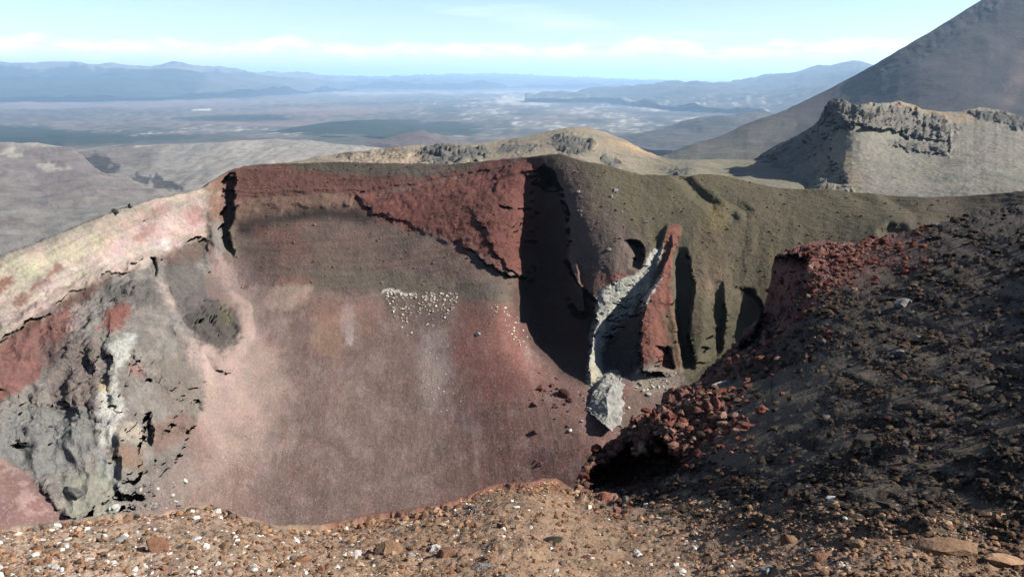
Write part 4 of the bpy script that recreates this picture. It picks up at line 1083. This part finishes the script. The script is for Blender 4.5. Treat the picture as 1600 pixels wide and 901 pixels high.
# boulders one can point at
put(NR, 'grey', 1412, 480, 44, 'boulder', 'large pale grey boulder alone on the dark scoria slope', 'boulder', squash=(1, .9, 1.05), k=1)
put(NR, 'pale', 1128, 594, 42, 'stone_slab', 'long narrow pale slab lying under the red scoria lumps', 'rock', squash=(1.2, .3, .3), rz=0.6, k=2)
put(NR, 'grey', 1318, 522, 11, 'stone', 'small grey stone below left of the large pale boulder', 'stone')
put(NR, 'grey', 1432, 524, 12, 'stone', 'small grey stone just below the large pale boulder', 'stone')
put(NR, 'grey', 1404, 550, 14, 'stone', 'grey stone lowest of the two under the large pale boulder', 'stone')
put(NR, 'dark', 1350, 702, 46, 'boulder', 'broad dark boulder low on the scoria slope', 'boulder', squash=(1.3, 1, .7))
put(NR, 'dark', 1530, 742, 30, 'boulder', 'dark boulder near the right edge with a long shadow', 'boulder')
put(NR, 'dark', 1310, 596, 18, 'stone', 'dark stone at the upper end of the sandy streak', 'stone')
put(NR, 'dark', 1172, 672, 22, 'stone', 'dark stone beside the sandy patch under the red lumps', 'stone')
put(NR, 'tan', 1568, 866, 62, 'boulder', 'large tan boulder in the bottom right corner', 'boulder', squash=(1.1, .9, .9))
put(NR, 'tan', 1482, 852, 60, 'boulder', 'broad tan boulder left of the corner boulder', 'boulder', squash=(1.4, .8, .6))
put(NR, 'tan', 605, 862, 62, 'boulder', 'largest pale tan boulder in the foreground rubble', 'boulder', squash=(1.15, .9, .95), k=3)
put(NR, 'white', 553, 868, 40, 'boulder', 'large white boulder left of the pale tan one', 'boulder', squash=(1, .9, 1.1))
put(NR, 'grey', 752, 866, 28, 'stone', 'dark blue grey stone among the foreground rubble', 'stone', squash=(1.2, 1, .8))
put(NR, 'dark', 868, 836, 36, 'boulder', 'dark brown boulder in the middle of the foreground ledge', 'boulder')
put(NR, 'rust', 245, 868, 56, 'boulder', 'flat dark rust boulder in the left foreground', 'boulder', squash=(1.3, 1, .5))
put(NR, 'white', 86, 892, 26, 'stone', 'pointed white stone at the bottom left', 'stone', squash=(.8, .8, 1.5))
put(NR, 'grey', 742, 800, 24, 'stone', 'grey brown lump near the top of the foreground ledge', 'stone')
put(NR, 'dark', 1390, 792, 34, 'boulder', 'dark low boulder tipped with a white stone', 'boulder', squash=(1.3, 1, .7))
put(NR, 'white', 1400, 786, 8, 'stone', 'tiny white stone on the dark low boulder', 'stone')
put(NR, 'white', 1300, 778, 20, 'stone', 'flat white stone on the lower scoria slope', 'stone', squash=(1.2, .8, .4))
for x, y, s, lab in ((1010, 348, 8.5, 'round white boulder in the middle of the olive slope'), (952, 391, 9, 'pale boulder lowest on the mauve part of the olive slope'), (905, 301, 7, 'white boulder nearest the black recess on the olive slope'),
                     (955, 308, 5.5, 'small white boulder under the dark boulder near the ridge top'), (908, 331, 4, 'tiny white stone on the mauve slope beside the recess'), (972, 331, 4.5, 'tiny white stone right of centre on the upper olive slope'),
                     (931, 287, 4, 'tiny white stone highest on the olive slope')):
    put(CR, 'pale', x, y, s, 'boulder' if s > 5 else 'stone', lab, 'boulder' if s > 5 else 'stone')
put(CR, 'grey', 961, 299, 11, 'boulder', 'dark grey boulder near the olive ridge top', 'boulder')
put(CR, 'grey', 203, 318, 14, 'boulder', 'pointed grey boulder on the crest of the pale rim', 'boulder', squash=(1, .9, 1.3))
put(CR, 'dark', 180, 326, 13, 'boulder', 'flat dark boulder on the crest of the pale rim', 'boulder', squash=(1.2, 1, .6))
for x, y, s, lab in ((846, 606, 20, 'dark red boulder uppermost of the cluster on the scree'), (880, 618, 24, 'largest dark red boulder of the cluster on the scree'), (889, 626, 14, 'dark red boulder at the right of the cluster'),
                     (834, 632, 14, 'red boulder lowest in the left of the cluster'), (862, 604, 12, 'red boulder between the two largest of the cluster'), (836, 676, 13, 'lone red boulder on the lower right scree'),
                     (842, 726, 12, 'red boulder above the foreground ledge tip'), (838, 720, 8, 'small red boulder beside the one above the ledge tip'), (886, 666, 7, 'small red stone near the grey one on the right scree'), (872, 592, 8, 'small red stone above the cluster on the scree')):
    put(CR, 'red', x, y, s, 'boulder', lab, 'boulder')
put(CR, 'pale', 890, 673, 9, 'stone', 'pale grey stone on the right scree below the red cluster', 'stone')
put(CR, 'pale', 909, 658, 7, 'stone', 'pale tan stone on the right scree near the rock fin', 'stone')
put(CR, 'pale', 746, 522, 10, 'stone', 'white stone alone on the red part of the scree', 'stone')
put(CR, 'pale', 1015, 617, 10, 'stone', 'pale stone below the gravel heap at the dyke foot', 'stone')
put(CR, 'pale', 278, 790, 11, 'stone', 'tan slab stone on the scree above the left foreground', 'stone')
put(CR, 'grey', 243, 792, 16, 'boulder', 'blue grey boulder at the foot of the cliff spur', 'boulder')
put(CR, 'pale', 178, 795, 14, 'boulder', 'pale blue grey boulder under the left cliff', 'boulder')
put(CR, 'grey', 112, 770, 34, 'boulder', 'big grey block low on the left cliff', 'boulder', squash=(1, .9, 1.2))

# rock fin: a blade with a pale lit side and a ragged top
fin_out = [(921, 628), (928, 612), (941, 596), (954, 584), (968, 580), (976, 590), (985, 602), (978, 622), (972, 640), (968, 662), (958, 674), (946, 664), (934, 654), (922, 646), (917, 636)]
base = CR.at(958, 672)
Yf = float(base[1]) + 0.6
bm = bmesh.new()
fr, bk = [], []
fin_y = lambda x, y: float(CR.at(x, y)[1]) - 2.4 + abs(x - 944) * 0.08                   # the blade's edge points at us, its sides fall back
for (x, y) in fin_out:
    kx, kz = ray(x, y); d = fin_y(x, y)
    fr.append(bm.verts.new((kx * d, d, kz * d)))
    bk.append(bm.verts.new((kx * d - 0.2, d + 4.5, kz * d - 1.0)))
cen = []
for x, y in ((947, 616), (950, 646), (960, 598)):
    kx, kz = ray(x, y); d = fin_y(x, y) - 0.5
    cen.append(bm.verts.new((kx * d, d, kz * d)))
n = len(fr)
for i in range(n):
    j = (i + 1) % n
    bm.faces.new((fr[i], bk[i], bk[j], fr[j]))
    mid = (Vector(fr[i].co) + Vector(fr[j].co)) / 2
    c = min(cen, key=lambda q: (q.co - mid).length)
    bm.faces.new((fr[i], fr[j], c))
bmesh.ops.holes_fill(bm, edges=[e for e in bm.edges if e.is_boundary], sides=0)
bmesh.ops.triangulate(bm, faces=bm.faces[:])
bmesh.ops.subdivide_edges(bm, edges=bm.edges[:], cuts=8, use_grid_fill=True)
bmesh.ops.recalc_face_normals(bm, faces=bm.faces[:])
co = np.array([v.co[:] for v in bm.verts])
fo, fc_ = facets(co, 1.5, 3); fo2, fc2 = facets(co, 0.55, 4)
d1 = fbm(co[:, 0] / 1.4, co[:, 1] / 1.4, co[:, 2] / 1.4, 4, 0.6) * 0.25 + (fo - 0.3 * fc_) * 0.42 + (fo2 - 0.3 * fc2) * 0.14
bm.normal_update()
for v, d in zip(bm.verts, d1):
    v.co += v.normal * float(d)
me = bpy.data.meshes.new('rock_fin'); bm.to_mesh(me); bm.free()
me.materials.append(S['pale'])
link('rock_fin', me, 'pale jagged rock fin standing at the foot of the pale dyke', 'rock')

for i in range(40):
    a = random.random()
    put(CR, random.choice(('pale', 'grey', 'pale')), 918 + 58 * a + random.gauss(0, 9), 662 - 60 * random.random() + random.gauss(0, 9) + 14 * a, random.choice((3, 4, 5, 7)), 'fin_stone',
        'pale stone broken off around the jagged rock fin', 'stone', 'stones around the rock fin')
for i in range(40):
    put(CR, 'red', random.gauss(862, 20), random.gauss(618, 16), random.choice((2.5, 3, 4, 5, 6)), 'scoria_stone',
        'small dark red stone strewn among the boulder cluster on the scree', 'stone', 'small red stones of the scree cluster')
# pale yellow stones of the sulphur patch
cnt = 0
while cnt < 230:
    x = random.uniform(598, 716); y = 457 + abs(random.gauss(0, 26))
    half = np.interp(y, [456, 500, 545], [60, 42, 12])
    if abs(x - 660) > half or y > 545: continue
    put(CR, 'sulphur', x, y, random.choice((2.2, 2.5, 3, 3.5, 4, 5)), 'sulphur_stone', 'pale yellow stone of the patch at the head of the scree', 'stone', 'pale yellow stones at the head of the scree')
    cnt += 1
for i in range(50):
    put(CR, 'sulphur', random.gauss(676, 14 + i * .3), 520 + i * 2.6 + random.gauss(0, 8), random.choice((1.8, 2, 2.5, 3)), 'sulphur_stone', 'small pale stone in the trail below the yellow stone patch', 'stone', 'pale stones trailing down the scree')
for i in range(34):
    t = random.random()
    put(CR, 'sulphur', 772 + 48 * t + random.gauss(0, 7), 478 + 62 * t + random.gauss(0, 7), random.choice((3, 3.5, 4, 6)), 'sulphur_stone',
        'pale stone at the edge of the black gully shadow', 'stone', 'pale stones by the gully shadow')
for i in range(46):
    put(CR, random.choice(('pale', 'pale', 'sulphur', 'grey')), random.uniform(992, 1058), random.uniform(578, 614), random.choice((3, 4, 4, 5, 7)), 'gravel_stone',
        'pale stone of the gravel heap at the foot of the red dyke', 'stone', 'stones of the gravel heap at the dyke foot')
for i in range(60):
    put(CR, random.choice(('pale', 'grey', 'grey')), random.gauss(235, 32), random.uniform(752, 815), random.choice((4, 5, 6, 8)), 'fallen_stone',
        'grey stone fallen at the foot of the left cliff spur', 'stone', 'stones fallen from the left cliff spur')

# foreground stones, singly
FG = {'white': 'white chalky stone lying in the foreground rubble', 'tan': 'tan stone lying in the foreground rubble', 'rust': 'rust brown scoria stone in the foreground rubble', 'grey': 'grey stone lying in the foreground rubble'}
n_fg = 0
while n_fg < 300:
    x = random.uniform(-40, 1640)
    e = float(near_edge0(x))
    lo = max(e + 6, float(np.interp(x, [0, 900, 1000, 1600], [700, 700, 800, 845])))
    y = random.uniform(lo, 912)
    pw = np.interp(x, [0, 500, 900, 1600], [0.45, 0.32, 0.13, 0.05])
    r = random.random()
    kind = 'white' if r < pw else random.choice(('tan', 'tan', 'rust', 'rust', 'grey'))
    s = min(4.5 + random.paretovariate(1.7) * 3.5, 34) * np.interp(y, [760, 900], [0.7, 1.15])
    if kind == 'white': s *= 0.85
    side = 'at the far left' if x < 320 else 'left of centre' if x < 700 else 'in the middle' if x < 1000 else 'right of centre' if x < 1320 else 'at the far right'
    big = 'large' if s > 17 else 'small' if s < 9.5 else 'middling'
    put(NR, kind, x, y, s, kind + '_stone' if kind != 'rust' else 'scoria_stone', big + ' ' + FG[kind] + ' ' + side, 'stone', '%s %s foreground stones %s' % (big, kind, side))
    n_fg += 1


# the uncountable rest: rubble on the ledge, clinker on the slope and its broken edges
def scatter(L, samples, protos, name, mat, label):
    """samples: list of (px, py, size_m, rgb)"""
    vs, fs, cs = [], [], []
    o = 0
    for (x, y, s, rgb) in samples:
        p = L.at(x, y)
        v, f = protos[random.randrange(len(protos))]
        a = random.uniform(0, 6.283); c_, s_ = math.cos(a), math.sin(a)
        w = v * (s * 0.5)
        w = np.stack([w[:, 0] * c_ - w[:, 1] * s_, w[:, 0] * s_ + w[:, 1] * c_, w[:, 2]], 1) + p + np.array([0, 0, s * 0.12])
        vs.append(w); fs.append(f + o); o += len(v)
        cs.append(np.broadcast_to(rgb, v.shape))
    me = raw_mesh(name, np.concatenate(vs), np.concatenate(fs), mat, np.concatenate(cs), False)
    return link(name, me, label, 'rubble', 'stuff')


M_rub = terrain_mat('rubble_stone', (6.0, 30.0), 0.22, 0.5, 30.0, 0.02, tintvar=0.05)
small = [rock_points(1, 900 + k, 0.8, 4, 1.4) for k in range(10)]
mid_ = [rock_points(2, 950 + k, 0.85, 6, 1.4, 0.4) for k in range(10)]
pal_fg = [lin(c) for c in ((152, 118, 90), (166, 132, 102), (136, 102, 76), (138, 98, 74), (118, 92, 72), (180, 150, 122), (228, 220, 208), (122, 108, 96))]
pal_dk = [lin(c) for c in ((70, 58, 46), (58, 48, 39), (80, 62, 46), (48, 42, 38), (76, 52, 41), (88, 76, 58), (96, 92, 88))]
sam = []
for i in range(17000):
    x = random.uniform(-60, 1660); e = float(near_edge0(x))
    lo = max(e + 2, float(np.interp(x, [0, 900, 960, 1600], [700, 700, 770, 800])))
    y = random.uniform(lo, 915)
    w = [3, 3, 3, 1.2, 2.5, 1.5, np.interp(x, [0, 600, 1000, 1600], [3.2, 1.6, 0.5, 0.15]), 0.8]
    d = float(np.linalg.norm(NR.at(x, y)))
    s = min(1.9 * random.paretovariate(1.9), 12.0) * d / F
    sam.append((x, y, s, random.choices(pal_fg, w)[0] * random.uniform(0.75, 1.2)))
for i in range(1100):
    x = random.uniform(-60, 905)
    y = float(near_edge(np.array([x]))[0]) + abs(random.gauss(0, 3.5))
    sam.append((x, y, min(3.0 * random.paretovariate(1.7), 15.0) * float(np.linalg.norm(NR.at(x, y))) / F, random.choices(pal_fg, [3, 3, 3, 3 if x > 450 else 1, 2.5, 1.5, 1.2 if x < 450 else 0.1, 0.8])[0] * random.uniform(0.7, 1.2)))
scatter(NR, sam, small, 'foreground_rubble', M_rub, 'small brown and white rubble covering the foreground ledge')
sam = []
while len(sam) < 17000:
    x = random.uniform(905, 1660); e = float(near_edge0(x))
    y = random.uniform(e + 2, 870)
    j = int(np.argmin(np.abs(NR.PX[0] - x))); i = int(np.argmin(np.abs(NR.PY[:NR.m0, j] - y)))
    if random.random() < tanf[i, j] * 1.1 or random.random() < sand[i, j] * 0.85 or random.random() > 0.35 + clod[i, j]: continue
    d = float(np.linalg.norm(NR.P[i, j]))
    s = min(1.9 * random.paretovariate(1.8), 14.0) * d / F
    rgb = random.choices(pal_dk, [3, 3, 2, 2, 1.5, 1, 0.3])[0] * random.uniform(0.7, 1.25)
    if y - e < 70 and 1200 < x < 1450: rgb = lin((112, 62, 50)) * random.uniform(0.6, 1.2)
    sam.append((x, y, s, rgb))
scatter(NR, sam, small, 'slope_clinker', M_rub, 'dark clinker stones strewn over the scoria slope')
sam = []
for poly, nn in ((LUMP1, 1700), (LUMP2, 1500)):
    xs = [q[0] for q in poly]; ys = [q[1] for q in poly]
    k = 0
    while k < nn:
        x = random.uniform(min(xs), max(xs)); y = random.uniform(min(ys), max(ys))
        if sdf(np.array([x], f4), np.array([y], f4), poly)[0] < 1 or y < near_edge0(x) + 1: continue
        if random.random() < 0.9 and (sdf(np.array([x], f4), np.array([y], f4), NOTCH1)[0] > 2 or sdf(np.array([x], f4), np.array([y], f4), NOTCH2)[0] > 2): continue
        if random.random() < 0.3:
            x += abs(random.gauss(0, 34)); y += abs(random.gauss(0, 14))
            if y < near_edge0(x) + 2: continue
        sam.append((x, y, min(0.08 * random.paretovariate(1.3), 0.55), lin(random.choice(((124, 76, 62), (110, 56, 46), (136, 96, 82), (92, 66, 56), (150, 120, 104)))) * random.uniform(0.8, 1.15)))
        k += 1
scatter(NR, sam, mid_, 'edge_clinker', M_rub, 'lumpy red clinker along the broken edge of the scoria slope')
sam = []
for i in range(3000):
    x = random.uniform(250, 930); y = random.uniform(470, 840)
    if sdf(np.array([x], f4), np.array([y], f4), FLOOR)[0] < 4: continue
    dens = np.interp(y, [470, 640, 840], [0.25, 0.5, 1.0])
    if random.random() > dens: continue
    sam.append((x, y, random.uniform(0.08, 0.17), lin(random.choice(((170, 140, 128), (190, 165, 150), (110, 84, 76), (96, 70, 64), (150, 104, 92))))))
scatter(CR, sam, small, 'scree_pebbles', M_rub, 'fine pebbles speckling the crater scree')

sam = []
while len(sam) < 3600:
    x = random.uniform(350, 1500); y = random.uniform(255, 560)
    j = int(np.argmin(np.abs(CR.PX[0] - x))); i = int(np.argmin(np.abs(CR.PY[:m_front, j] - y)))
    if abs(float(CR.PY[i, j]) - y) > 2 or floor[i, j] > 0.3 or spur[i, j] > 0.3: continue
    if red[i, j] < 0.4 and random.random() < 0.45: continue
    rgb = CR.C[i, j] * random.uniform(0.9, 1.6)
    sam.append((x, y, min(0.12 * random.paretovariate(2.2), 0.5), rgb))
scatter(CR, sam, small, 'wall_clasts', M_rub, 'small stones stuck in the crater walls and olive ridge')

# ------------------------------------------------------------------ haze: the air over the plain
bm = bmesh.new()
bmesh.ops.create_cube(bm, size=1.0)
for v in bm.verts:
    v.co.x *= 2.04 * float(np.abs(G.P[..., 0]).max())
    v.co.y = -2000 if v.co.y < 0 else 200000
    v.co.z = float(G.P[..., 2].min()) - 1.0 if v.co.z < 0 else 660
me = bpy.data.meshes.new('haze'); bm.to_mesh(me); bm.free()
hm = bpy.data.materials.new('haze_air')
nt, N, Lk = nodes(hm)
out = N.new('ShaderNodeOutputMaterial')
pv = N.new('ShaderNodeVolumePrincipled')
pv.inputs['Color'].default_value = (0.48, 0.72, 1.0, 1)
pv.inputs['Density'].default_value = 3.5e-5
pv.inputs['Anisotropy'].default_value = 0.2
Lk.new(pv.outputs[0], out.inputs['Volume'])
me.materials.append(hm)
link('haze', me, 'pale blue haze in the air over the far plain', 'haze', 'stuff')
